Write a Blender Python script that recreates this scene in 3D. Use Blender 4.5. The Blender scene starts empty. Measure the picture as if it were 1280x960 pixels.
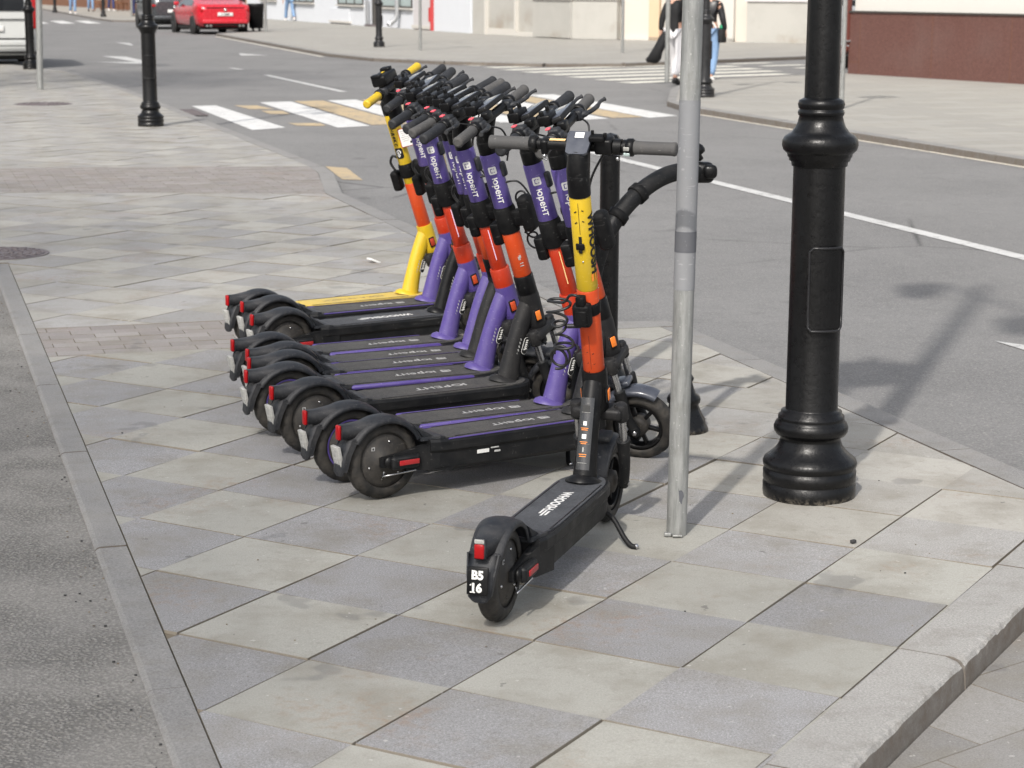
import bpy, bmesh, math, random
from mathutils import Vector, Matrix
R = math.radians
rnd = random.Random(7)

# ------------------------------------------------------------------ camera, sky, sun, exposure
sc = bpy.context.scene
cam_d = bpy.data.cameras.new("camera"); cam = bpy.data.objects.new("camera", cam_d)
sc.collection.objects.link(cam); sc.camera = cam
cam_d.sensor_width = 36; cam_d.lens = 36*2500/1280; cam_d.clip_start = .1; cam_d.clip_end = 3000
PIT, ROLL, CAMH = .197, .003, 1.6
cam.matrix_world = Matrix.Translation((0, 0, CAMH)) @ Matrix.Rotation(math.pi/2-PIT, 4, 'X') @ Matrix.Rotation(ROLL, 4, 'Z')
cam_d.dof.use_dof = True; cam_d.dof.focus_distance = 6.1; cam_d.dof.aperture_fstop = 9
SUN_EL, SUN_AZ = R(43), (0.325, 0.946)            # light travels along SUN_AZ, downwards
w = bpy.data.worlds.new("World"); sc.world = w; w.use_nodes = True
nt = w.node_tree; nt.nodes.clear()
sky = nt.nodes.new('ShaderNodeTexSky'); sky.sky_type = 'NISHITA'; sky.sun_disc = False
sky.sun_elevation = SUN_EL
sky.sun_rotation = math.atan2(-SUN_AZ[0], -SUN_AZ[1])
sky.air_density = 1.0; sky.dust_density = 3.5; sky.ozone_density = 1.0
bg = nt.nodes.new('ShaderNodeBackground'); bg.inputs[1].default_value = .15
out = nt.nodes.new('ShaderNodeOutputWorld')
hs = nt.nodes.new('ShaderNodeHueSaturation'); hs.inputs['Saturation'].default_value = .40     # thin white cloud over the blue
nt.links.new(sky.outputs[0], hs.inputs['Color']); nt.links.new(hs.outputs[0], bg.inputs[0]); nt.links.new(bg.outputs[0], out.inputs[0])
sun_d = bpy.data.lights.new("sun", 'SUN'); sun_d.energy = 2.7; sun_d.angle = R(1.4); sun_d.color = (1, .95, .88)
sun = bpy.data.objects.new("sun", sun_d); sc.collection.objects.link(sun)
sun.rotation_euler = Vector((-SUN_AZ[0]*math.cos(SUN_EL), -SUN_AZ[1]*math.cos(SUN_EL), math.sin(SUN_EL))).to_track_quat('Z', 'Y').to_euler()
sc.view_settings.view_transform = 'Standard'; sc.view_settings.look = 'None'
sc.view_settings.exposure = 0.50; sc.view_settings.gamma = 1
sc.render.engine = 'CYCLES'

# ------------------------------------------------------------------ materials
class NT:
    def __init__(s, m):
        s.t = m.node_tree; s.n = s.t.nodes; s.l = s.t.links
    def new(s, k, **kw):
        n = s.n.new(k)
        for a, v in kw.items(): setattr(n, a, v)
        return n
    def link(s, a, b): s.l.new(a, b)
    def noise(s, scale, detail=3, rough=.55, vec=None, dims='3D'):
        n = s.new('ShaderNodeTexNoise'); n.inputs['Scale'].default_value = scale
        n.inputs['Detail'].default_value = detail; n.inputs['Roughness'].default_value = rough
        if vec: s.link(vec, n.inputs['Vector'])
        return n.outputs['Fac']
    def ramp(s, fac, stops):
        n = s.new('ShaderNodeValToRGB'); s.link(fac, n.inputs[0]); e = n.color_ramp.elements
        while len(e) < len(stops): e.new(.5)
        for k, (p, c) in zip(e, stops):
            k.position = p; k.color = (c, c, c, 1) if isinstance(c, (int, float)) else (*c, 1)
        return n.outputs[0]
    def mix(s, fac, a, b, mode='MIX'):
        n = s.new('ShaderNodeMix', data_type='RGBA', blend_type=mode)
        for k, v in ((0, fac), (6, a), (7, b)):
            if hasattr(v, 'links') or hasattr(v, 'is_linked'): s.link(v, n.inputs[k])
            elif k == 0: n.inputs[0].default_value = v
            else: n.inputs[k].default_value = (*v, 1) if len(v) == 3 else v
        return n.outputs[2]
    def math(s, op, a, b=0.0):
        n = s.new('ShaderNodeMath', operation=op)
        for k, v in ((0, a), (1, b)):
            if hasattr(v, 'is_linked'): s.link(v, n.inputs[k])
            else: n.inputs[k].default_value = v
        return n.outputs[0]
    def bump(s, h, strength, dist=.01):
        n = s.new('ShaderNodeBump'); n.inputs['Strength'].default_value = strength
        n.inputs['Distance'].default_value = dist; s.link(h, n.inputs['Height'])
        return n.outputs[0]

def base(name):
    m = bpy.data.materials.new(name); m.use_nodes = True
    return m, NT(m), m.node_tree.nodes['Principled BSDF']

def pos(t, kind='Object'):
    return t.new('ShaderNodeTexCoord').outputs[kind]

def paint(name, col, rough=.45, metal=0, dirt=.25, dirtcol=(.16, .15, .13), scale=18, bump=.0, bscale=200, coat=0, spec=.5):
    """painted or moulded surface with blotchy dust and small wear"""
    m, t, b = base(name); v = pos(t)
    n1 = t.noise(scale, 5, .65, v); n2 = t.noise(scale*7, 3, .6, v)
    f = t.math('MULTIPLY', t.ramp(n1, [(.42, 0), (.75, 1)]), dirt)
    c = t.mix(f, col, dirtcol)
    f2 = t.math('MULTIPLY', t.ramp(n2, [(.66, 0), (.72, 1)]), dirt*.7)
    c = t.mix(f2, c, tuple(min(1, x*1.5+.05) for x in dirtcol))
    if dirt > .08:                                # fine scratches running both ways
        for sc3, th in (((6, 60, 160), .74), ((110, 9, 70), .76)):
            mp = t.new('ShaderNodeMapping'); mp.inputs['Scale'].default_value = sc3; mp.inputs['Rotation'].default_value = (.3, .5, .2); t.link(v, mp.inputs[0])
            c = t.mix(t.math('MULTIPLY', t.ramp(t.noise(1.0, 2, .5, mp.outputs[0]), [(th-.05, 0), (th-.03, 1)]), min(.35, dirt)), c, tuple(min(1, x*1.8+.04) for x in dirtcol))
    t.link(c, b.inputs['Base Color'])
    r = t.ramp(n1, [(.3, max(0, rough-.08)), (.7, min(1, rough+.15))])
    t.link(r, b.inputs['Roughness']); b.inputs['Metallic'].default_value = metal
    b.inputs['Specular IOR Level'].default_value = spec
    if coat: b.inputs['Coat Weight'].default_value = coat; b.inputs['Coat Roughness'].default_value = .15
    if bump:
        t.link(t.bump(t.noise(bscale, 3, .6, v), bump, .004), b.inputs['Normal'])
    return m

def plain(name, col, rough=.5, metal=0, emit=None, trans=0):
    m, t, b = base(name); b.inputs['Base Color'].default_value = (*col, 1)
    b.inputs['Roughness'].default_value = rough; b.inputs['Metallic'].default_value = metal
    if emit: b.inputs['Emission Color'].default_value = (*emit[0], 1); b.inputs['Emission Strength'].default_value = emit[1]
    if trans: b.inputs['Transmission Weight'].default_value = trans
    return m

M = {}
M['purple'] = paint('purple_paint', (.072, .048, .215), .45, dirt=.22, dirtcol=(.2, .17, .3))
M['darkplastic'] = paint('dark_plastic', (.007, .0075, .0085), .5, spec=.24, dirt=.4, dirtcol=(.035, .033, .031), scale=14)
M['fender'] = paint('fender_plastic', (.015, .017, .021), .5, spec=.30, dirt=.7, dirtcol=(.075, .073, .073), scale=16, bump=.12, bscale=500)
M['greyneck'] = paint('charcoal_paint', (.013, .013, .014), .5, spec=.25, dirt=.35, dirtcol=(.05, .047, .044))
M['black'] = paint('black_paint', (.0035, .0035, .004), .36, spec=.24, dirt=.25, dirtcol=(.025, .025, .025))
M['matte'] = paint('matte_black', (.0035, .0035, .004), .6, spec=.18, dirt=.3, dirtcol=(.028, .028, .028))
M['cable'] = plain('cable_rubber', (.010, .010, .011), .45)
M['yellow'] = paint('yellow_paint', (.58, .39, .012), .42, dirt=.22, dirtcol=(.45, .36, .1))
M['yellowdeck'] = paint('yellow_rubber', (.62, .43, .06), .7, dirt=.5, dirtcol=(.40, .33, .17), scale=9)
M['orange'] = paint('orange_paint', (.50, .052, .007), .42, dirt=.2, dirtcol=(.4, .12, .05))
M['red_orange'] = paint('red_orange_paint', (.42, .028, .006), .42, dirt=.2, dirtcol=(.35, .1, .05))
M['grip_grey'] = paint('grey_grip_rubber', (.060, .059, .059), .75, dirt=.3, dirtcol=(.14, .13, .12), bump=.2)
M['grip_dark'] = paint('dark_grip_rubber', (.012, .013, .016), .6, dirt=.3, dirtcol=(.06, .06, .06), bump=.2)
M['steel'] = paint('bright_steel', (.55, .55, .56), .25, 1, dirt=.3)
M['blue_grey'] = paint('blue_grey_panel', (.045, .050, .066), .3, dirt=.3, dirtcol=(.12, .13, .15), coat=.4)
M['hub'] = paint('motor_hub', (.026, .024, .022), .6, .1, dirt=.8, dirtcol=(.075, .066, .055), scale=25)
M['yellow_print'] = plain('brown_deck_print', (.22, .16, .06), .7)
M['red_lens'] = paint('red_lens', (.30, .004, .006), .3, dirt=0, spec=.3)
M['amber'] = paint('amber_reflector', (.85, .20, .01), .2, dirt=.15, coat=.5)
M['red_refl'] = paint('red_reflector', (.36, .010, .014), .3, dirt=.2)
M['white'] = paint('white_sticker', (.72, .72, .70), .45, dirt=.25, dirtcol=(.45, .44, .4), scale=60)
M['white_worn'] = paint('worn_white_print', (.45, .45, .44), .6, dirt=.8, dirtcol=(.10, .10, .10), scale=40)
M['black_print'] = plain('black_print', (.008, .008, .008), .5)
M['orange_print'] = plain('orange_print', (.8, .25, .03), .5)
M['plate'] = paint('plate_dirty', (.36, .36, .34), .5, dirt=.6, dirtcol=(.15, .14, .13), scale=60)
M['strip'] = plain('reflective_strip', (.85, .62, .80), .25)
M['strip_warm'] = plain('reflective_strip_warm', (.95, .65, .30), .25)
M['pinkbtn'] = plain('pink_button', (.75, .10, .13), .4)
M['sticker_dark'] = paint('info_sticker', (.022, .022, .024), .15, dirt=.15, coat=.5)

def tyre_mat():
    m, t, b = base('tyre_rubber'); v = pos(t)
    n = t.noise(22, 4, .6, v)
    t.link(t.ramp(n, [(.35, (.007, .007, .007)), (.68, (.042, .037, .031))]), b.inputs['Base Color'])
    b.inputs['Roughness'].default_value = .72
    t.link(t.bump(t.noise(260, 2, .5, v), .15, .002), b.inputs['Normal'])
    return m
M['tyre'] = tyre_mat()

def deckmat_mat(name, c0, c1):
    """ribbed rubber foot mat, dusty"""
    m, t, b = base(name); v = pos(t)
    n = t.noise(12, 5, .7, v); n2 = t.noise(90, 3, .6, v)
    c = t.mix(t.ramp(n, [(.3, 0), (.72, 1)]), c0, c1)
    c = t.mix(t.math('MULTIPLY', t.ramp(n2, [(.5, 0), (.8, 1)]), .5), c, tuple(x*1.7 for x in c1))
    t.link(c, b.inputs['Base Color']); b.inputs['Roughness'].default_value = .78
    vo = t.new('ShaderNodeTexVoronoi', feature='F1'); vo.inputs['Scale'].default_value = 150
    vo.inputs['Randomness'].default_value = .15
    mp = t.new('ShaderNodeMapping'); mp.inputs['Scale'].default_value = (1, 2.1, 1); t.link(v, mp.inputs[0]); t.link(mp.outputs[0], vo.inputs['Vector'])
    t.link(t.bump(vo.outputs['Distance'], .6, .003), b.inputs['Normal'])
    return m
M['mat_grey'] = deckmat_mat('grey_deck_rubber', (.032, .032, .033), (.080, .077, .072))
M['mat_dark'] = deckmat_mat('dark_deck_rubber', (.034, .036, .041), (.068, .072, .080))
M['mat_yellow'] = deckmat_mat('yellow_deck_rubber', (.62, .43, .06), (.45, .36, .14))

def lamp_mat(name, c):
    m, t, b = base(name); v = pos(t)
    n = t.noise(6, 5, .65, v); n2 = t.noise(60, 4, .7, v)
    c1 = t.mix(t.ramp(n, [(.4, 0), (.8, 1)]), (c, c, c*1.1), (c*2.2, c*2.2, c*2.3))
    sp = t.ramp(t.noise(160, 2, .5, v), [(.74, 0), (.78, 1)])
    c1 = t.mix(t.math('MULTIPLY', sp, .35), c1, (.06, .06, .06))
    sep = t.new('ShaderNodeSeparateXYZ'); t.link(v, sep.inputs[0])
    low = t.math('MULTIPLY', t.ramp(sep.outputs[2], [(.004, .7), (.022, 0)]), t.ramp(n2, [(.45, 0), (.65, .8)]))
    c1 = t.mix(low, c1, (.17, .15, .12))
    t.link(c1, b.inputs['Base Color'])
    t.link(t.ramp(n2, [(.3, .24), (.7, .42)]), b.inputs['Roughness']); b.inputs['Specular IOR Level'].default_value = .30
    h = t.math('ADD', t.math('MULTIPLY', n2, .6), t.math('MULTIPLY', t.noise(14, 3, .6, v), 1.2))
    t.link(t.bump(h, .32, .005), b.inputs['Normal'])
    return m
M['lamp'] = lamp_mat('lamp_black_paint', .0032)
M['lamp_far'] = lamp_mat('lamp_grey_black_paint', .014)

def galv_mat():
    m, t, b = base('galvanised_pole'); v = pos(t)
    mp = t.new('ShaderNodeMapping'); mp.inputs['Scale'].default_value = (1, 1, .12); t.link(v, mp.inputs[0])
    n = t.noise(60, 5, .7, mp.outputs[0]); n2 = t.noise(9, 5, .6, v)
    c = t.ramp(n, [(.3, (.17, .175, .17)), (.7, (.34, .345, .335))])
    c = t.mix(t.math('MULTIPLY', t.ramp(n2, [(.55, 0), (.75, 1)]), .5), c, (.15, .14, .12))
    c = t.mix(t.math('MULTIPLY', t.ramp(t.noise(130, 2, .5, v), [(.68, 0), (.72, 1)]), .6), c, (.45, .45, .43))
    t.link(c, b.inputs['Base Color']); b.inputs['Metallic'].default_value = .35; b.inputs['Roughness'].default_value = .5
    t.link(t.bump(n, .15, .003), b.inputs['Normal'])
    return m
M['galv'] = galv_mat()
M['galv_band'] = paint('grey_tape', (.20, .205, .215), .5, dirt=.4, dirtcol=(.2, .2, .2))
M['galv_dark'] = paint('dark_tape', (.085, .088, .10), .55, dirt=.3, dirtcol=(.1, .1, .1))

def slab_mat():
    """stone slabs: the slab's own colour is a per-slab attribute, grain and stains come on top"""
    m, t, b = base('stone_slabs'); v = pos(t)
    a = t.new('ShaderNodeAttribute', attribute_name='slab')
    kind = a.outputs['Alpha']
    grain = t.noise(210, 4, .9, v)
    g1 = t.ramp(grain, [(.30, .45), (.5, 1.0), (.70, 1.75)])
    g2 = t.ramp(grain, [(.3, .84), (.7, 1.18)])
    mul = t.mix(kind, g2, g1)
    c = t.mix(1.0, a.outputs['Color'], mul, 'MULTIPLY')
    cloud = t.noise(4.3, 6, .62, v)
    c = t.mix(t.ramp(cloud, [(.46, 0), (.74, .62)]), c, (.17, .152, .118))
    fine = t.noise(28, 5, .7, v)
    c = t.mix(t.ramp(fine, [(.55, 0), (.75, .42)]), c, (.16, .147, .12))
    c = t.mix(t.ramp(t.noise(1.1, 4, .6, v), [(.35, .0), (.75, .22)]), c, (.23, .22, .20))
    spot = t.noise(2.7, 3, .5, v); spot2 = t.noise(17, 2, .5, v)
    c = t.mix(t.ramp(spot, [(.655, 0), (.675, .38)]), c, (.12, .118, .12))
    c = t.mix(t.ramp(spot2, [(.735, 0), (.75, .6)]), c, (.10, .095, .09))
    rust = t.math('MULTIPLY', t.ramp(t.noise(1.6, 4, .6, v), [(.56, 0), (.68, 1)]), t.ramp(fine, [(.45, 0), (.6, .35)]))
    c = t.mix(rust, c, (.26, .165, .105))
    bits = t.ramp(t.noise(46, 2, .4, v), [(.735, 0), (.75, 1)])
    c = t.mix(t.math('MULTIPLY', bits, .5), c, (.5, .49, .46))
    t.link(c, b.inputs['Base Color']); b.inputs['Roughness'].default_value = .82
    b.inputs['Specular IOR Level'].default_value = .3
    h = t.math('ADD', t.math('MULTIPLY', grain, kind), t.math('MULTIPLY', fine, .8))
    t.link(t.bump(h, .35, .003), b.inputs['Normal'])
    return m
M['slab'] = slab_mat()

def asphalt_mat(name, c0, c1, grain=240, bumpd=.004, bs=.6, patch=True, coarse=False):
    m, t, b = base(name); v = pos(t)
    g = t.noise(grain, 3, .8, v); big = t.noise(.55, 5, .6, v); mid = t.noise(7, 5, .7, v)
    c = t.mix(t.ramp(g, [(.32, 0), (.68, 1)]), c0, c1)
    c = t.mix(t.ramp(big, [(.35, 0), (.7, .2 if coarse else .35)]), c, tuple(x*1.1 for x in c1))
    c = t.mix(t.ramp(mid, [(.5, 0), (.8, .0 if coarse else .35)]), c, tuple(x*.8 for x in c0))
    if not coarse:                                # cracks, tar seams and dusty wheel tracks
        mp = t.new('ShaderNodeMapping'); mp.inputs['Rotation'].default_value = (0, 0, R(-17)); mp.inputs['Scale'].default_value = (1.1, .06, 1); t.link(v, mp.inputs[0])
        c = t.mix(t.ramp(t.noise(1.0, 4, .6, mp.outputs[0]), [(.4, 0), (.7, .35)]), c, (.20, .197, .192))
        wv = t.new('ShaderNodeTexVoronoi', feature='DISTANCE_TO_EDGE'); wv.inputs['Scale'].default_value = .28
        add = t.mix(.35, v, t.new('ShaderNodeTexNoise').outputs['Color'], 'ADD'); t.link(add, wv.inputs['Vector'])
        ck = t.math('MULTIPLY', t.ramp(wv.outputs['Distance'], [(.002, 1), (.006, 0)]), t.ramp(t.noise(.4, 3, .5, v), [(.5, 0), (.6, .7)]))
        c = t.mix(ck, c, (.03, .03, .03))
        c = t.mix(t.math('MULTIPLY', t.ramp(t.noise(1.9, 2, .4, v), [(.70, 0), (.74, 1)]), .35), c, (.05, .05, .052))
    h = g
    if coarse:
        vo = t.new('ShaderNodeTexVoronoi'); vo.inputs['Scale'].default_value = 95; t.link(v, vo.inputs['Vector'])
        worn = t.ramp(t.noise(3.2, 3, .5, v), [(.40, .35), (.62, 1)])
        pit = t.ramp(vo.outputs['Distance'], [(.25, 0), (.6, 1)])
        c = t.mix(t.math('MULTIPLY', t.math('MULTIPLY', pit, worn), .6), c, tuple(x*.45 for x in c0))
        c = t.mix(t.math('MULTIPLY', t.ramp(vo.outputs['Color'], [(.55, 0), (.9, .5)]), worn), c, (.20, .19, .17))
        h = t.math('ADD', t.math('MULTIPLY', g, .6), t.math('MULTIPLY', t.math('MULTIPLY', pit, worn), -1.4))
    spk = t.ramp(t.noise(grain*.6, 2, .5, v), [(.62, 0), (.66, 1)])
    c = t.mix(t.math('MULTIPLY', spk, .6), c, (.30, .29, .27))
    t.link(c, b.inputs['Base Color']); b.inputs['Roughness'].default_value = .85
    b.inputs['Specular IOR Level'].default_value = .35
    t.link(t.bump(h, bs, bumpd), b.inputs['Normal'])
    return m
M['road'] = asphalt_mat('road_asphalt', (.085, .084, .085), (.235, .232, .228), 120)
M['lane'] = asphalt_mat('worn_asphalt', (.135, .130, .121), (.29, .279, .262), 130, .003, .7, coarse=True)

def kerb_mat(name, k0, k1):
    m, t, b = base(name); v = pos(t)
    g = t.noise(170, 3, .85, v)
    c = t.mix(t.ramp(g, [(.33, 0), (.67, 1)]), k0, k1)
    c = t.mix(t.ramp(t.noise(9, 5, .7, v), [(.48, 0), (.78, .6)]), c, (.15, .135, .115))
    c = t.mix(t.ramp(t.noise(3, 4, .6, v), [(.4, 0), (.75, .4)]), c, (.30, .29, .27))
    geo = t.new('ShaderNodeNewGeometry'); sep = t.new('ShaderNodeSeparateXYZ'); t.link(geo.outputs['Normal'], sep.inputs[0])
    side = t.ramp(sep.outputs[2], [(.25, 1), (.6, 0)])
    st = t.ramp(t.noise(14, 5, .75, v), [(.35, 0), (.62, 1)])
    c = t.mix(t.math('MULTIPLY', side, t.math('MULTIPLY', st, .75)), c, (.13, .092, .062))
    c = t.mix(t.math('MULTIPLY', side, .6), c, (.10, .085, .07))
    t.link(c, b.inputs['Base Color']); b.inputs['Roughness'].default_value = .85
    t.link(t.bump(t.math('ADD', g, t.noise(40, 4, .7, v)), .5, .004), b.inputs['Normal'])
    return m
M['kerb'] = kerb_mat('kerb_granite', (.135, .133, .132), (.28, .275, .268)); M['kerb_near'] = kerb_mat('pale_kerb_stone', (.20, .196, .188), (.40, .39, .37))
M['mortar'] = paint('joint_sand', (.20, .165, .120), .95, dirt=.9, dirtcol=(.05, .045, .036), scale=4)

def marking_mat(name, col, wear=.35):
    m, t, b = base(name); v = pos(t)
    n = t.noise(3, 6, .75, v); g = t.noise(120, 3, .8, v)
    f = t.math('MULTIPLY', t.ramp(n, [(.45, 0), (.72, 1)]), wear)
    c = t.mix(f, col, (.20, .195, .185))
    c = t.mix(t.math('MULTIPLY', t.ramp(t.noise(11, 6, .8, v), [(.56, 0), (.60, 1)]), min(1, wear*1.7)), c, (.17, .168, .165)); c = t.mix(t.ramp(g, [(.5, 0), (.8, wear)]), c, (.25, .24, .23))
    t.link(c, b.inputs['Base Color']); b.inputs['Roughness'].default_value = .7
    return m
M['mark'] = marking_mat('white_road_paint', (.60, .60, .59), .3)
M['mark_thin'] = marking_mat('worn_white_road_paint', (.52, .52, .51), .4)
M['mark_cream'] = marking_mat('cream_road_paint', (.58, .54, .46), .5)
M['mark_yellow'] = marking_mat('tan_road_paint', (.46, .35, .20), .6)
M['mark_zebra_far'] = marking_mat('cream_white_paint', (.68, .66, .58), .35)

def wall_mat(name, c, stain=.3, low=.0, sc_=1.2):
    m, t, b = base(name); v = pos(t, 'Object')
    n = t.noise(sc_, 6, .65, v); sep = t.new('ShaderNodeSeparateXYZ'); t.link(v, sep.inputs[0])
    c1 = t.mix(t.math('MULTIPLY', t.ramp(n, [(.4, 0), (.75, 1)]), stain), c, tuple(x*.72 for x in c))
    if low:
        patch = t.math('MULTIPLY', t.ramp(sep.outputs[2], [(.0, 1), (1.0, 0)]), t.ramp(t.noise(.8, 4, .6, v), [(.5, 0), (.68, 1)]))
        c1 = t.mix(t.math('MULTIPLY', patch, low), c1, (.27, .23, .18))
    t.link(c1, b.inputs['Base Color']); b.inputs['Roughness'].default_value = .8
    t.link(t.bump(t.noise(30, 4, .6, v), .2, .01), b.inputs['Normal'])
    return m
M['wall_white'] = wall_mat('white_painted_wall', (.60, .62, .65), .12)
M['wall_beige'] = wall_mat('beige_stone', (.40, .39, .36), .4, 1.0)
M['wall_cream'] = wall_mat('cream_plaster', (.55, .505, .445), .15)
M['wall_trim'] = wall_mat('pale_trim', (.52, .50, .46), .1)
M['wall_offwhite'] = wall_mat('offwhite_plaster', (.60, .585, .545), .12)
M['wall_tan'] = wall_mat('tan_plaster', (.55, .42, .28), .15)
M['wall_pinkish'] = wall_mat('pinkish_wall', (.52, .50, .50), .15)
M['red_pipe'] = plain('red_paint', (.45, .05, .05), .5)
M['brown_wood'] = wall_mat('brown_wood', (.16, .07, .035), .4, 0, 9)
M['tarmac_dark'] = plain('dark_recess', (.03, .03, .03), .8)

def granite_red():
    m, t, b = base('red_granite'); v = pos(t)
    g = t.noise(45, 4, .8, v); big = t.noise(.9, 5, .6, v)
    c = t.mix(t.ramp(g, [(.35, 0), (.65, 1)]), (.085, .038, .031), (.155, .078, .065))
    c = t.mix(t.math('MULTIPLY', t.ramp(big, [(.5, 0), (.7, 1)]), .18), c, (.16, .12, .11))
    mp = t.new('ShaderNodeMapping'); mp.inputs['Scale'].default_value = (1, 1, .08); t.link(v, mp.inputs[0])
    c = t.mix(t.ramp(t.noise(9, 3, .6, mp.outputs[0]), [(.55, 0), (.75, .25)]), c, (.16, .095, .082))
    t.link(c, b.inputs['Base Color']); b.inputs['Roughness'].default_value = .35
    return m
M['granite_red'] = granite_red()
M['glass_pale'] = plain('pale_window_glass', (.36, .43, .42), .12)
M['glass_dark'] = plain('dark_window_glass', (.02, .022, .025), .1)
M['frame_dark'] = plain('dark_frame', (.06, .055, .05), .5)
M['tin'] = plain('tin_pipe', (.42, .43, .44), .4, .6)
M['brown_pipe'] = plain('brown_downpipe', (.10, .025, .018), .4)
M['rust'] = plain('rusty_inside', (.45, .22, .05), .8)
M['ironcover'] = paint('iron_cover', (.13, .11, .115), .6, .2, dirt=.6, dirtcol=(.2, .18, .17), scale=20)
M['car_red'] = paint('red_car_paint', (.50, .012, .025), .22, dirt=.0, coat=.8)
M['car_grey'] = paint('grey_car_paint', (.055, .06, .065), .25, .3, dirt=.0, coat=.8)
M['car_white'] = paint('white_van_paint', (.50, .51, .50), .3, dirt=.1, coat=.5)
M['car_silver'] = paint('silver_car_paint', (.40, .41, .42), .28, .4, dirt=.1, coat=.6)
M['car_black'] = paint('black_car_paint', (.012, .012, .014), .22, dirt=.1, coat=.6)
M['rubber'] = plain('black_rubber', (.015, .015, .015), .8)
M['alloy'] = plain('alloy_rim', (.28, .28, .29), .35, .8)
M['chrome'] = plain('chrome', (.6, .6, .6), .15, 1)
M['plate_w'] = plain('number_plate_white', (.65, .65, .63), .4)
M['skin'] = plain('skin', (.50, .29, .21), .55)
M['hair'] = plain('dark_hair', (.03, .018, .012), .6)
M['denim'] = paint('blue_denim', (.16, .26, .42), .85, dirt=.4, dirtcol=(.30, .40, .55), scale=6)
M['denim_dark'] = paint('dark_blue_denim', (.035, .045, .13), .85, dirt=.3, dirtcol=(.06, .08, .18), scale=6)
M['trouser_white'] = plain('white_trousers', (.66, .65, .66), .85)
M['cloth_black'] = paint('black_cloth', (.005, .005, .006), .8, dirt=.2, dirtcol=(.04, .04, .04), scale=5)
M['leather'] = paint('black_leather', (.007, .007, .009), .38, dirt=.2, dirtcol=(.05, .05, .06), scale=5)
M['shoe_white'] = plain('white_shoe', (.70, .70, .69), .6)
M['shoe_black'] = plain('black_shoe', (.02, .02, .022), .5)
M['green_bit'] = plain('green_cloth', (.02, .25, .12), .7)
M['coat_tan'] = plain('tan_cloth', (.30, .22, .16), .8)
M['bark'] = paint('tree_bark', (.10, .08, .06), .9, dirt=.5)
M['leaf'] = paint('leaf_green', (.06, .11, .03), .6, dirt=.2, dirtcol=(.09, .14, .04))

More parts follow.
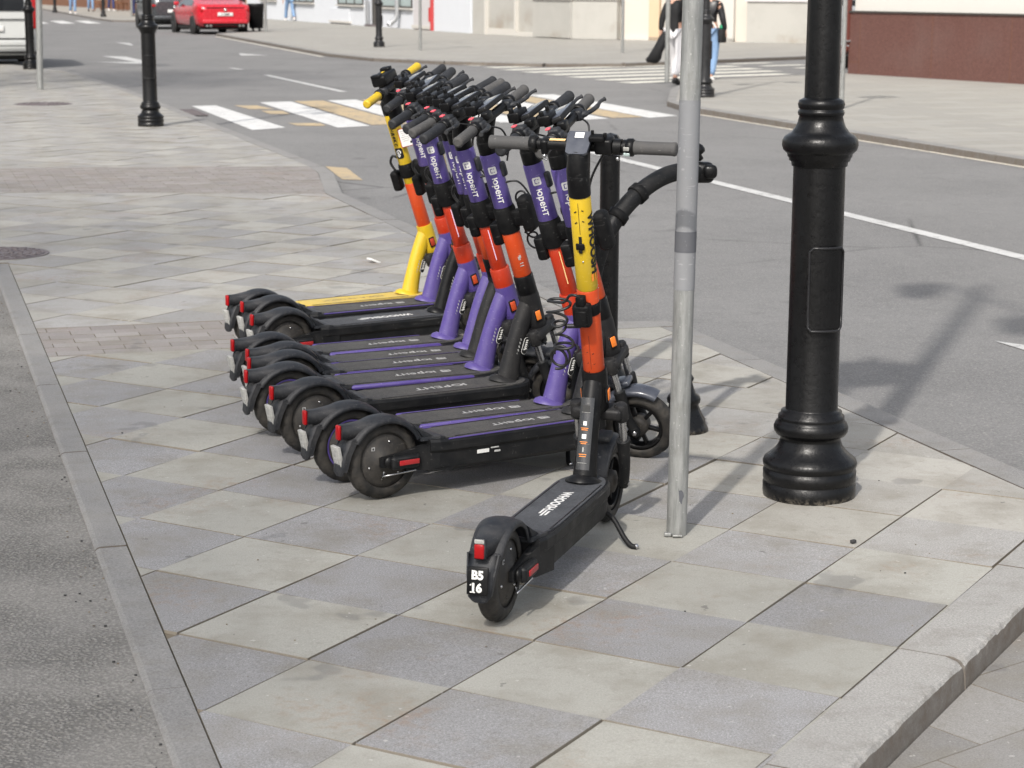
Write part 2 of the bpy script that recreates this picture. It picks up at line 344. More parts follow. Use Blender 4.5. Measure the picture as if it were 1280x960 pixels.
# ------------------------------------------------------------------ mesh building
class MB:
    def __init__(s): s.v = []; s.f = []; s.m = []; s.mats = []; s.sm = []
    def mi(s, mat):
        if mat not in s.mats: s.mats.append(mat)
        return s.mats.index(mat)
    def add(s, vs, fs, mat, smooth=False, T=None):
        o = len(s.v); k = s.mi(mat)
        for p in vs:
            p = Vector(p); s.v.append(T @ p if T is not None else p)
        for f in fs: s.f.append([o+i for i in f]); s.m.append(k); s.sm.append(smooth)
        return s
    def box(s, c, size, mat, bev=.0, T=None, seg=2, taper=None):
        bm = bmesh.new(); bmesh.ops.create_cube(bm, size=1)
        for q in bm.verts:
            q.co = Vector((q.co.x*size[0], q.co.y*size[1], q.co.z*size[2]))
            if taper and q.co.z > 0: q.co.x *= taper[0]; q.co.y *= taper[1]
        if bev: bmesh.ops.bevel(bm, geom=bm.edges[:], offset=bev, segments=seg, profile=.5, affect='EDGES')
        bm.verts.index_update()
        vs = [q.co+Vector(c) if T is None else q.co for q in bm.verts]
        TT = None
        if T is not None: TT = T @ Matrix.Translation(c)
        s.add(vs, [[q.index for q in f.verts] for f in bm.faces], mat, bool(bev), TT); bm.free()
        return s
    def tube(s, pts, r, mat, n=14, caps=True, T=None, ell=None):
        pts = [Vector(p) for p in pts]; N = len(pts)
        rs = r if isinstance(r, (list, tuple)) else [r]*N
        tan = [(pts[min(i+1, N-1)]-pts[max(i-1, 0)]).normalized() for i in range(N)]
        up = Vector((0, 1, 0)) if abs(tan[0].y) < .9 else Vector((0, 0, 1))
        x = tan[0].cross(up).normalized(); vs = []; fs = []
        for i in range(N):
            x = (x - tan[i]*x.dot(tan[i])).normalized(); y = tan[i].cross(x)
            for k in range(n):
                a = 2*math.pi*k/n; ex, ey = ell or (1, 1)
                vs.append(pts[i]+x*math.cos(a)*rs[i]*ex+y*math.sin(a)*rs[i]*ey)
        for i in range(N-1):
            for k in range(n):
                k2 = (k+1) % n; fs.append([i*n+k, i*n+k2, (i+1)*n+k2, (i+1)*n+k])
        s.add(vs, fs, mat, True, T)
        if caps:
            s.add(vs[:n], [list(range(n))[::-1]], mat, False, T); s.add(vs[-n:], [list(range(n))], mat, False, T)
        return s
    def lathe(s, prof, mat, n=32, T=None, axis='z', smooth=True, wob=None, caps=True):
        """prof: list of (radius, height)"""
        vs = []; fs = []; P = len(prof)
        for i, (r, h) in enumerate(prof):
            for k in range(n):
                a = 2*math.pi*k/n; rr = r+(wob(i, k, r, h) if wob else 0)
                x, y = rr*math.cos(a), rr*math.sin(a)
                vs.append((x, y, h) if axis == 'z' else (x, h, y))
        for i in range(P-1):
            for k in range(n):
                k2 = (k+1) % n; f = [i*n+k, i*n+k2, (i+1)*n+k2, (i+1)*n+k]
                fs.append(f if axis == 'z' else f[::-1])
        s.add(vs, fs, mat, smooth, T)
        for i, rev in ((0, True), (P-1, False)):
            if caps and prof[i][0] > 1e-5:
                f = list(range(n)); f = f[::-1] if rev else f
                s.add(vs[i*n:(i+1)*n], [f if axis == 'z' else f[::-1]], mat, False, T)
        return s
    def loft(s, rings, mat, closed=True, caps=True, smooth=True, T=None):
        n = len(rings[0]); vs = [p for r in rings for p in r]; fs = []
        for i in range(len(rings)-1):
            for k in range(n if closed else n-1):
                k2 = (k+1) % n; fs.append([i*n+k, i*n+k2, (i+1)*n+k2, (i+1)*n+k])
        s.add(vs, fs, mat, smooth, T)
        if caps:
            s.add(rings[0], [list(range(n))[::-1]], mat, False, T); s.add(rings[-1], [list(range(n))], mat, False, T)
        return s
    def prism(s, pts, z0, z1, mat, T=None):
        """2-D outline (counter-clockwise) extruded from z0 to z1"""
        n = len(pts); vs = [(x, y, z0) for x, y in pts]+[(x, y, z1) for x, y in pts]
        fs = [list(range(n))[::-1], list(range(n, 2*n))]+[[k, (k+1) % n, n+(k+1) % n, n+k] for k in range(n)]
        return s.add(vs, fs, mat, False, T)
    def quad(s, a, b, c, d, mat, T=None): return s.add([a, b, c, d], [[0, 1, 2, 3]], mat, False, T)
    def text(s, body, size, mat, f, bold=0.0, align='CENTER', spacing=1.0, xs=1.0, sub=.0):
        vs, fs = text_geo(body, size, bold, align, spacing, sub)
        return s.add([f(x*xs, y) for x, y in vs], fs, mat)
    def mesh(s, name):
        me = bpy.data.meshes.new(name); me.from_pydata([tuple(p) for p in s.v], [], s.f)
        for m in s.mats: me.materials.append(m if isinstance(m, bpy.types.Material) else M[m])
        me.polygons.foreach_set('material_index', s.m); me.polygons.foreach_set('use_smooth', s.sm)
        me.update(); return me

TXT = {}
def glyph_run(body, bold, spacing=1.0):
    """outline of a run of Latin letters at size 1, baseline at y = 0"""
    cu = bpy.data.curves.new('t', 'FONT'); cu.body = body; cu.size = 1; cu.offset = bold
    cu.align_y = 'TOP_BASELINE'; cu.space_character = spacing; cu.resolution_u = 4
    o = bpy.data.objects.new('t', cu); sc.collection.objects.link(o)
    bpy.context.view_layer.update()
    me = o.evaluated_get(bpy.context.evaluated_depsgraph_get()).to_mesh()
    vs = [(q.co.x, q.co.y) for q in me.vertices]; fs = [list(p.vertices) for p in me.polygons]
    bpy.data.objects.remove(o); bpy.data.curves.remove(cu)
    return vs, fs
# Cyrillic letters drawn from Latin shapes or from plain bars: (shape, scale, mirrored)
CYR = {'р': ('p', 1, 0), 'е': ('e', 1, 0), 'н': ('H', .735, 0), 'т': ('T', .735, 0), 'к': ('K', .735, 0), 'с': ('c', 1, 0), 'Я': ('R', 1, 1), 'О': ('O', 1, 0), 'К': ('K', 1, 0), 'А': ('A', 1, 0), 'Р': ('P', 1, 0), 'Е': ('E', 1, 0), 'Н': ('H', 1, 0), 'Т': ('T', 1, 0), 'И': ('N', 1, 1), 'М': ('M', 1, 0)}
def bars(ch, w_):
    t = .085+2*w_; R4 = lambda x0, y0, x1, y1: [(x0, y0), (x1, y0), (x1, y1), (x0, y1)]
    if ch == 'П': return [R4(0, 0, t, .68), R4(.5-t, 0, .5, .68), R4(t, .68-t, .5-t, .68)]
    if ch == 'Б': return [R4(0, 0, t, .68), R4(t, .68-t, .44, .68), R4(t, 0, .36, t), R4(t, .40-t, .36, .40), [(.36, 0), (.46, .07), (.46, .33), (.36, .40), (.36, .40-t), (.37, .28), (.37, .12), (.36, t)]]
    if ch == 'д': return [R4(0, -.12, t, 0), R4(.5-t, -.12, .5, 0), R4(0, 0, .5, t), R4(.44-t, t, .44, .5), [(.06, t), (.06+t, t), (.15+t, .5-t), (.44-t, .5-t), (.44-t, .5), (.12, .5)]]
def text_geo(body, size, bold, align, spacing, sub):
    key = (body, size, bold, align, spacing, sub)
    if key in TXT: return TXT[key]
    V = []; F = []; b = bold/size; x = 0; low = False
    def put(vs, fs, sx=1.0, mir=False, gap=.075):
        nonlocal x
        xs = [p[0] for p in vs]; a, c = min(xs), max(xs); o = len(V)
        for p in vs: V.append((x+((c-p[0]) if mir else (p[0]-a))*sx, p[1]*sx))
        for f in fs: F.append([o+k for k in (f[::-1] if mir else f)])
        x += (c-a)*sx+gap*spacing
    if all(ord(ch) < 128 for ch in body):
        vs, fs = glyph_run(body, b, spacing); put(vs, fs)
    else:
        for ch in body:
            if ch == ' ': x += .28; continue
            if ch in 'юЮ':
                k = .735 if ch == 'ю' else 1
                vs, fs = glyph_run('I', b/k); put(vs, fs, k, gap=0); t = (.085+2*b); y0 = (.24 if ch == 'ю' else .33)-t/2
                o = len(V); V.extend([(x, y0), (x+.085, y0), (x+.085, y0+t), (x, y0+t)]); F.append([o, o+1, o+2, o+3]); x += .085-.004
                vs, fs = glyph_run('o' if ch == 'ю' else 'O', b); put(vs, fs)
            elif ch in CYR:
                g_, k, mir = CYR[ch]; vs, fs = glyph_run(g_, b/k); put(vs, fs, k, mir)
            elif bars(ch, b):
                vs = []; fs = []
                for q in bars(ch, b): fs.append([len(vs)+k for k in range(len(q))]); vs += q
                put(vs, fs)
            else:
                vs, fs = glyph_run(ch, b); put(vs, fs)
    bm = bmesh.new(); ws = x-.075*spacing
    lower = any(ch in 'юрентя' for ch in body) and not any(ch.isupper() for ch in body); cy = .245 if lower else .34
    vv = [bm.verts.new(((p[0]-(ws/2 if align == 'CENTER' else 0))*size, (p[1]-cy)*size, 0)) for p in V]
    for f in F:
        try: bm.faces.new([vv[k] for k in f])
        except ValueError: pass
    bmesh.ops.triangulate(bm, faces=bm.faces[:])
    if sub:
        y_ = min(q.co.y for q in bm.verts)+sub; ym = max(q.co.y for q in bm.verts)
        while y_ < ym:                           # slice across so the letters can bend round a tube
            bmesh.ops.bisect_plane(bm, geom=bm.verts[:]+bm.edges[:]+bm.faces[:], plane_co=(0, y_, 0), plane_no=(0, 1, 0)); y_ += sub
    bm.verts.index_update()
    TXT[key] = ([(q.co.x, q.co.y) for q in bm.verts], [[q.index for q in f.verts] for f in bm.faces])
    bm.free()
    return TXT[key]

def obj(name, mb, parent=None, T=None):
    me = mb.mesh(name) if isinstance(mb, MB) else mb
    o = bpy.data.objects.new(name, me); sc.collection.objects.link(o)
    if parent: o.parent = parent
    if T is not None: o.matrix_local = T
    return o
def tag(o, label=None, cat=None, group=None, kind=None):
    if label: o['label'] = label
    if cat: o['category'] = cat
    if group: o['group'] = group
    if kind: o['kind'] = kind
    return o
def thing(name, label, cat, loc=(0, 0, 0), rz=0, group=None):
    o = bpy.data.objects.new(name, None); sc.collection.objects.link(o); o.location = loc; o.rotation_euler = (0, 0, rz)
    o.empty_display_size = .1
    return tag(o, label, cat, group)
def dup(root, loc, rz, label, scale=1):
    r = root.copy(); sc.collection.objects.link(r); r.location = loc; r.rotation_euler = (0, 0, rz); r['label'] = label
    r.scale = (scale,)*3
    for ch in list(root.children):
        c = ch.copy(); sc.collection.objects.link(c); c.parent = r
        for g in ch.children:
            d = g.copy(); sc.collection.objects.link(d); d.parent = c
    return r
def struct(name, mb): return tag(obj(name, mb), kind='structure')

# street frame: u runs up the street, w across it
UX, UY, WX, WY = -.2924, .9563, .9563, .2924
def P(u, w_): return (UX*u+WX*w_, UY*u+WY*w_)
def P3(u, w_, z=0): x, y = P(u, w_); return (x, y, z)

# ------------------------------------------------------------------ ground
RZ = -.08
def clip(poly, n, d):
    """keep n.p <= d"""
    o = []
    for i in range(len(poly)):
        a, b = poly[i], poly[(i+1) % len(poly)]
        da = n[0]*a[0]+n[1]*a[1]-d; db = n[0]*b[0]+n[1]*b[1]-d
        if da <= 0: o.append(a)
        if (da < 0 < db) or (db < 0 < da):
            t = da/(da-db); o.append((a[0]+(b[0]-a[0])*t, a[1]+(b[1]-a[1])*t))
    return o
def hp(a, b):
    """half-plane to the left of a->b (points a, b in x,y)"""
    dx, dy = b[0]-a[0], b[1]-a[1]; n = (dy, -dx); return n, n[0]*a[0]+n[1]*a[1]
def polyhp(pts): return [hp(pts[i], pts[(i+1) % len(pts)]) for i in range(len(pts))]

g = MB()
S = 900
g.quad((-S, -S/3, RZ), (S, -S/3, RZ), (S, S, RZ), (-S, S, RZ), 'road')
struct('road', g)
RK = (.8704, -.4924)                                 # right-hand kerb normal
RKD = -1.4814
A1 = (math.cos(R(60.3)), math.sin(R(60.3))); B1 = (A1[1], -A1[0]); TS = .4016; T0 = (-.641, 5.156)

slabs = {'v': [], 'f': [], 'c': []}
def slab(poly, z, col, kind, n3=(0, 0)):
    """one slab with short sides, its top slightly tilted"""
    n = len(poly); o = len(slabs['v'])
    cx = sum(p[0] for p in poly)/n; cy = sum(p[1] for p in poly)/n
    for x, y in poly: slabs['v'].append((x, y, z+n3[0]*(x-cx)+n3[1]*(y-cy)))
    for x, y in poly: slabs['v'].append((x, y, z-.012))
    slabs['f'].append([o+k for k in range(n)]); slabs['c'].append((*col, kind))
    for k in range(n):
        k2 = (k+1) % n; slabs['f'].append([o+k, o+n+k, o+n+k2, o+k2]); slabs['c'].append((.21, .185, .15, 0))
def area(p): return .5*sum(p[i][0]*p[(i+1) % len(p)][1]-p[(i+1) % len(p)][0]*p[i][1] for i in range(len(p)))
def slab_field(zone, style):
    """checkered square slabs inside one convex zone (x,y points, counter-clockwise)"""
    hps = polyhp(zone)
    ci = [((x-T0[0])*A1[0]+(y-T0[1])*A1[1])/TS for x, y in zone]; cj = [((x-T0[0])*B1[0]+(y-T0[1])*B1[1])/TS for x, y in zone]
    for i in range(math.floor(min(ci)), math.ceil(max(ci))+1):
        for j in range(math.floor(min(cj)), math.ceil(max(cj))+1):
            gp = .0024/TS*(1+rnd.random()*2.0); jj = lambda: rnd.uniform(-.006, .006)
            a0, a1, b0, b1 = i+gp/2+jj(), i+1-gp/2+jj(), j+gp/2+jj(), j+1-gp/2+jj()
            poly = [(T0[0]+TS*(p*A1[0]+q*B1[0]), T0[1]+TS*(p*A1[1]+q*B1[1])) for p, q in ((a0, b0), (a0, b1), (a1, b1), (a1, b0))]
            if area(poly) < 0: poly = poly[::-1]
            for n, d in hps:
                poly = clip(poly, n, d)
                if len(poly) < 3: break
            if len(poly) < 3 or area(poly) < .0008: continue
            light = (i+j) % 2 == 1
            cx = sum(p[0] for p in poly)/len(poly); cy = sum(p[1] for p in poly)/len(poly)
            k = rnd.uniform(.90, 1.10)
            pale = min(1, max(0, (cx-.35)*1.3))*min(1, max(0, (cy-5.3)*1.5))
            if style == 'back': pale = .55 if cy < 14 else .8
            if light:
                c = (.33*k, .32*k, .285*k)
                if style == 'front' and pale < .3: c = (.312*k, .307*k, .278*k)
                kd = .15
            else:
                c = (.243*k, .241*k, .245*k); kd = 1
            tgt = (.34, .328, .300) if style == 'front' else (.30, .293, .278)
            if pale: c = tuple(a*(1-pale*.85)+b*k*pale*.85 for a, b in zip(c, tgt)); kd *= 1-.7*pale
            slab(poly, rnd.uniform(-.0018, .0018), c, kd, (rnd.uniform(-.006, .006), rnd.uniform(-.006, .006)))
def brick_field(zone, ca=(.215, .195, .188), cb=(.245, .230, .222), L=.205, W=.105, ang=17):
    hps = polyhp(zone); ax = (math.cos(R(ang)), math.sin(R(ang))); ay = (-ax[1], ax[0])
    cu = [x*ax[0]+y*ax[1] for x, y in zone]; cv = [x*ay[0]+y*ay[1] for x, y in zone]
    for jv in range(math.floor(min(cv)/W), math.ceil(max(cv)/W)+1):
        for iu in range(math.floor(min(cu)/L)-1, math.ceil(max(cu)/L)+1):
            off = (jv % 2)*L*.5; gp = .002
            u0, u1, v0, v1 = iu*L+off+gp, (iu+1)*L+off-gp, jv*W+gp, (jv+1)*W-gp
            poly = [(a*ax[0]+b*ay[0], a*ax[1]+b*ay[1]) for a, b in ((u0, v0), (u1, v0), (u1, v1), (u0, v1))]
            for n, d in hps:
                poly = clip(poly, n, d)
                if len(poly) < 3: break
            if len(poly) < 3 or area(poly) < .0004: continue
            t = rnd.random(); k = rnd.uniform(.9, 1.1)
            slab(poly, rnd.uniform(-.001, .001), tuple((a+(b-a)*t)*k for a, b in zip(ca, cb)), .5)

def UW(*q): return [P(u, w_) for u, w_ in q]
KI = .574
# right kerb line in x,y crosses the zones near the camera: handled with an extra half-plane
def front_zone():
    z = UW((-3, KI), (-3, 3.43), (8.80, 3.43), (8.80, KI))
    if area(z) < 0: z = z[::-1]
    z = clip(z, RK, RKD); return z
def ccw(z): return z if area(z) > 0 else z[::-1]
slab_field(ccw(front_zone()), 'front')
brick_field(ccw(UW((8.80, KI), (8.80, 3.16), (9.52, 3.16), (9.58, KI))))
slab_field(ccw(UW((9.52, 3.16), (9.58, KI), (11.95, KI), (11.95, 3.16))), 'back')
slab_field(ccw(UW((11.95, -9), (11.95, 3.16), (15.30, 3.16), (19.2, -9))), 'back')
brick_field(ccw(UW((15.30, 3.16), (19.2, -9), (20.2, -9), (17.7, 3.5), (17.1, 3.46))))
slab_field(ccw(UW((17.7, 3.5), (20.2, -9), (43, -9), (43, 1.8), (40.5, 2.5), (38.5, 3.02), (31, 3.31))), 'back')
me = bpy.data.meshes.new('plaza_paving'); me.from_pydata(slabs['v'], [], slabs['f'])
ca = me.color_attributes.new('slab', 'FLOAT_COLOR', 'CORNER')
li = 0; buf = []
for f, c in zip(slabs['f'], slabs['c']): buf += list(c)*len(f)
ca.data.foreach_set('color', buf); me.materials.append(M['slab'])
tag(obj('plaza_paving', me), kind='structure')
# joint bed under the slabs
g = MB()
for z in (front_zone(), UW((8.79, KI), (8.79, 3.16), (11.96, 3.16), (11.96, KI)), UW((11.95, -9), (11.95, 3.16), (15.3, 3.2), (17.2, 3.46), (31, 3.33), (38.5, 3.03), (40.5, 2.5), (43, 1.8), (43, -9))):
    z = ccw(z); g.prism(z, -.075, -.0065, 'mortar')
struct('joint_bed', g)
# lane of worn asphalt on the left
g = MB(); g.prism(ccw(UW((-4, -14), (-4, .487), (11.9, .487), (11.9, -14))), -.079, -.012, 'lane')
struct('left_asphalt', g)

def kerb_run(pts, width, z0, z1, seglen=.95, gap=.006, rough=0.0, name='kerb', side=1, mat='kerb', sub=1):
    """kerb stones along a polyline (x,y); pts is the inner edge; width laid to the given side; the outer top edge can be chipped"""
    m = MB()
    for a, b in zip(pts, pts[1:]):
        a, b = Vector(a), Vector(b); L = (b-a).length; d = (b-a)/L; n = Vector((d.y, -d.x))*side
        k = max(1, round(L/seglen)); sl = L/k
        for i in range(k):
            s0, s1 = i*sl+gap/2, (i+1)*sl-gap/2; dz = rnd.uniform(-.002, .002)
            nn = 40 if rough else 1; rings = []
            for q in range(nn+1):
                s_ = s0+(s1-s0)*q/nn; c = a+d*s_
                ch = .012
                if rough:
                    ch = .012+rough*max(0, math.sin(s_*9.1+i)*.5+math.sin(s_*23+2*i)*.3+rnd.uniform(-.25, .35))
                    if q in (0, nn): ch += .012
                prof = [(0, z0), (0, z1), (width-ch*1.3, z1), (width-ch*.55, z1-ch*.25+(rnd.uniform(-.0015, .0015) if rough else 0)), (width-ch*.12, z1-ch*.8), (width, z1-ch*1.9), (width+(.006 if rough else 0), z0)]
                rings.append([(c.x+n.x*x, c.y+n.y*x, z+(dz if z > z0 else 0)) for x, z in prof])
            if side > 0: rings = [r[::-1] for r in rings]
            m.loft(rings, mat, closed=True, smooth=False)
    return struct(name, m)
# near right kerb, left flush kerb, street kerb of the plaza
def rk_pt(s_): return (1.156+.4924*s_, 5.052+.8704*s_)
kerb_run([rk_pt(-3.22), rk_pt(-2.26), rk_pt(-1.26), rk_pt(-.40), rk_pt(.44), rk_pt(1.15)], .165, -.17, -.001, 2, rough=.015, name='kerb_near', mat='kerb_near')
kerb_run([P(-3, KI-.004), P(11.9, KI-.004)], .092, -.07, -.001, 1.27, name='kerb_left', side=-1)
kerb_run([P(5.2, 3.435), P(8.80, 3.435)], .135, -.2, .001, .9, name='kerb_street')
kerb_run([P(8.80, 3.165), P(15.35, 3.165), P(17.1, 3.465), P(17.7, 3.50), P(31, 3.31), P(38.5, 3.02), P(40.5, 2.5), P(43, 1.8)], .14, -.2, .001, .9, name='kerb_street_far')
g = MB(); g.prism(ccw([P(8.80, 3.16), P(8.80, 3.57), P(8.96, 3.52), P(9.0, 3.30), P(8.83, 3.16)]), -.08, .0015, 'kerb'); struct('kerb_corner', g)

# cobbled lower surface at the right
def cob_zone():
    a = rk_pt(-8); b = rk_pt(1.4); n = Vector((RK[0], RK[1]))
    return [(a[0]+n.x*.17, a[1]+n.y*.17), (a[0]+n.x*7, a[1]+n.y*7), (b[0]+n.x*7, b[1]+n.y*7), (b[0]+n.x*.17, b[1]+n.y*.17)]
slabs = {'v': [], 'f': [], 'c': []}
_s = slab
Zc = -.092
cz = ccw(clip(cob_zone(), (0, -1), -3.2))
cz = clip(cz, (1, 0), 3.2)
brick_field(cz, (.215, .208, .200), (.235, .228, .218), .30, .30, 38)
slabs['v'] = [(x, y, z+Zc) for x, y, z in slabs['v']]
me = bpy.data.meshes.new('cobbled_lane'); me.from_pydata(slabs['v'], [], slabs['f'])
ca = me.color_attributes.new('slab', 'FLOAT_COLOR', 'CORNER'); buf = []
for f, c in zip(slabs['f'], slabs['c']): buf += list(c)*len(f)
ca.data.foreach_set('color', buf); me.materials.append(M['slab'])
# the road sheet lies above this level here, so the lane sits on it
for v_ in me.vertices: v_.co.z += .020
tag(obj('cobbled_lane', me), kind='structure')

# far pavements (slab pattern far away: one procedural stone)
def far_pave_mat():
    m, t, b = base('far_pavement'); v = pos(t)
    mp = t.new('ShaderNodeMapping'); mp.inputs['Rotation'].default_value = (0, 0, R(-17)); t.link(v, mp.inputs[0])
    br = t.new('ShaderNodeTexBrick'); t.link(mp.outputs[0], br.inputs[0]); br.inputs['Scale'].default_value = 1
    br.inputs['Brick Width'].default_value = .8; br.inputs['Row Height'].default_value = .4; br.inputs['Mortar Size'].default_value = .006
    br.inputs['Color1'].default_value = (.31, .30, .275, 1); br.inputs['Color2'].default_value = (.265, .257, .237, 1); br.inputs['Mortar'].default_value = (.16, .15, .13, 1)
    c = t.mix(t.ramp(t.noise(2.5, 6, .65, v), [(.45, 0), (.75, .4)]), br.outputs['Color'], (.26, .235, .19))
    c = t.mix(1.0, c, t.ramp(t.noise(150, 3, .8, v), [(.3, .85), (.7, 1.15)]), 'MULTIPLY')
    t.link(c, b.inputs['Base Color']); b.inputs['Roughness'].default_value = .85
    return m
M['farpave'] = far_pave_mat()
far = [(240, 40), (240, 9.8), (96, 9.4), (92.5, 9.6), (91, 11.9), (69.0, 11.9), (66.9, 10.35), (47, 9.95), (44, 10.3), (41.9, 11.35), (40.2, 13), (40.0, 14.6), (43, 20.1), (46, 26), (60, 40)]
isl = [(-6, 10.33), (25.4, 10.33), (26.6, 10.55), (29.5, 11.74), (32.4, 13.2), (33.2, 14.8), (34.2, 16.8), (37.0, 21), (40, 30), (40, 45), (-6, 45)]
g = MB(); g.prism(ccw(UW(*far)), -.3, -.0012, 'farpave'); struct('far_pavement', g)
g = MB(); g.prism(ccw(UW(*isl)), -.3, -.0012, 'farpave'); struct('right_pavement', g)
kerb_run([P(*q) for q in far[1:14]], .13, -.3, .001, 1.0, name='kerb_far', side=1)
kerb_run([P(*q) for q in isl[:9]], .13, -.3, .001, 1.0, name='kerb_right_island', side=-1)

# road markings
MZ = RZ+.004
def mark(name, quads, mat, z=MZ):
    m = MB()
    for q in quads:
        if area(q) < 0: q = q[::-1]
        m.add([(x, y, z) for x, y in q], [list(range(len(q)))], mat)
    return struct(name, m)
mark('zebra_stripes', [UW((28.3, 3.95), (28.35, 4.30), (23.7, 4.42), (23.4, 3.97)), UW((28.95, 5.02), (29.05, 5.50), (23.75, 5.46), (23.55, 5.02)),
     UW((29.2, 6.07), (29.3, 6.52), (23.9, 6.50), (23.8, 6.05)), UW((29.6, 7.2), (29.7, 7.65), (24.0, 7.6), (23.9, 7.15)), UW((29.75, 8.3), (29.85, 8.75), (24.3, 8.72), (24.15, 8.25)), UW((29.9, 9.37), (30.0, 9.83), (24.6, 9.78), (24.3, 9.27))], 'mark')
mark('tan_zebra_stripes', [UW((29.1, 5.56), (29.2, 6.0), (24.0, 6.0), (23.9, 5.52)), UW((29.3, 6.6), (29.4, 7.1), (24.1, 7.1), (24.0, 6.55)), UW((29.6, 7.75), (29.7, 8.2), (24.2, 8.2), (24.1, 7.7)), UW((29.3, 8.85), (29.4, 9.3), (24.5, 9.25), (24.4, 8.8)),
     UW((28.3, 4.55), (28.2, 4.85), (27.3, 4.95), (27.4, 4.60)), UW((27.0, 4.70), (26.9, 4.98), (26.2, 4.95), (26.3, 4.70)), UW((24.5, 4.6), (24.4, 4.98), (23.9, 4.95), (24.0, 4.62))], 'mark_yellow')
mark('lane_line', [UW((19.5, 6.71), (19.5, 6.84), (-4, 6.76), (-4, 6.63)), UW((37.7, 6.62), (37.7, 6.74), (31.5, 6.88), (31.5, 6.75)), UW((41.1, 6.5), (41.1, 6.6), (40.3, 6.7), (40.3, 6.58))], 'mark_thin')
mark('kerbside_line', [UW((25.0, 10.12), (25.0, 10.24), (-4, 10.25), (-4, 10.13)), UW((66, 10.0), (66, 10.12), (47, 9.74), (47, 9.62))], 'mark_cream')
mark('tan_corner_mark', [UW((18.5, 3.82), (18.3, 3.98), (17.1, 3.86), (17.2, 3.70))], 'mark_yellow')
mark('arrow_marks', [UW((49.8, 8.15), (48.2, 8.6), (48.3, 7.95)), UW((45.2, 4.0), (44.9, 4.3), (44.6, 5.2), (43.7, 5.3), (43.6, 5.0), (44.3, 4.6)), UW((48.6, 4.7), (48.0, 5.2), (44.6, 5.35), (44.7, 5.05), (46.6, 4.9)),
     UW((8.40, 5.0), (7.9, 5.30), (6.2, 5.22), (6.2, 5.08)), UW((60, 6.2), (59, 6.5), (57, 6.4), (57, 6.3))], 'mark_thin')
# second crossing over the side street
D37 = (math.cos(R(37)), math.sin(R(37))); N37 = (-D37[1], D37[0])
qs = []
for i, ((x, y), L) in enumerate(zip([(-.76, 42.6), (-.35, 41.55), (.0, 40.45), (.42, 39.4), (.85, 38.3), (1.25, 37.25), (1.75, 36.2), (2.1, 35.2)], (4.2, 5.6, 5.6, 5.6, 5.4, 5.2, 4.6, 3.4))):
    q = [(x, y), (x+D37[0]*L, y+D37[1]*L), (x+D37[0]*L+N37[0]*.48, y+D37[1]*L+N37[1]*.48), (x+N37[0]*.48, y+N37[1]*.48)]; qs.append(q)
for x, y in ((4.8, 44.0), (5.4, 42.9), (6.0, 41.9)): qs.append([(x, y), (x+1.0, y+.75), (x+.8, y+1.0), (x-.2, y+.25)])
mark('side_street_crossing', qs, 'mark_zebra_far')
mark('far_zebra_stripes', [UW((95-3*0, 2.5+i*1.1), (95, 3.1+i*1.1), (88.5, 3.1+i*1.1), (88.5, 2.5+i*1.1)) for i in range(6)], 'mark')

# iron covers
def cover(loc, r, label):
    m = MB()
    m.lathe([(r+.03, 0), (r+.03, .004), (r+.005, .004), (r+.005, .001), (r, .001), (r, .006), (0.0001, .006)], 'ironcover', 40, smooth=False)
    for k, rr in enumerate((.9, .7, .5, .3)):
        n = 22-4*k
        for i in range(n):
            a = 2*math.pi*i/n+k*.2; m.box((0, 0, 0), (r*.09, r*.12, .006), 'ironcover', T=Matrix.Translation((math.cos(a)*rr*r, math.sin(a)*rr*r, .008)) @ Matrix.Rotation(a, 4, 'Z'))
    o = obj('manhole_cover', m); o.location = loc; tag(o, label, 'manhole cover', 'manhole covers'); return o
cover((-3.10, 11.98, 0), .27, 'round iron manhole cover with raised dots at left edge beside the kerb end')
cover((-6.35, 27.25, 0), .36, 'distant round manhole cover in the paving near the grey pole')
m = MB(); 
m.box((0, 0, 0), (.34, 1.3, .012), 'tarmac_dark')
for i in range(9): m.box((0, -.58+i*.145, .011), (.32, .06, .012), 'ironcover')
for s_ in (-1, 1): m.box((s_*.17, 0, .011), (.03, 1.34, .014), 'ironcover')
o = obj('drain_grate', m); o.location = (*P(26.7, 3.66), RZ+.006); o.rotation_euler.z = R(17)
tag(o, 'dark slotted storm drain grate in the road beside the kerb behind a lamp post', 'drain')
for i in range(4):
    pass
# tiny litter
for (x, y), lab in (((-.81, 11.65), 'small white paper scrap lying on the paving behind the yellow scooter'), ((1.0, 5.65), 'tiny dark pebble on the pale slab in front of the big lamp post')):
    m = MB()
    if 'paper' in lab: m.box((0, 0, .008), (.09, .05, .012), 'white', .003, T=Matrix.Rotation(.4, 4, 'Y'))
    else: m.box((0, 0, .006), (.018, .012, .01), 'tarmac_dark', .003)
    o = obj('litter' if 'paper' in lab else 'pebble', m); o.location = (x, y, 0); o.rotation_euler.z = .6; tag(o, lab, 'litter' if 'paper' in lab else 'pebble')

grit = MB(); gr_ = random.Random(5)
for k in range(160):
    u_ = gr_.uniform(-1.5, 8.6); ww = gr_.uniform(.62, 3.3); x, y = P(u_, ww)
    if RK[0]*x+RK[1]*y > RKD-.02: continue
    s_ = gr_.uniform(.001, .003); grit.box((x, y, s_*.4+.001), (s_*2, s_*1.4, s_), gr_.choice(['tarmac_dark', 'mortar', 'mortar', 'kerb']), T=None)
for k in range(170):
    u_ = gr_.uniform(-1.5, 11); x, y = P(u_, .475-abs(gr_.gauss(0, .05))); s_ = gr_.uniform(.0012, .0035)
    grit.box((x, y, -.010+s_*.3), (s_*2, s_*1.5, s_), gr_.choice(['tarmac_dark', 'mortar', 'mortar', 'kerb']))
tag(obj('loose_grit', grit), 'tiny loose grit and sand grains scattered over the paving and along the kerb', 'grit', kind='stuff')
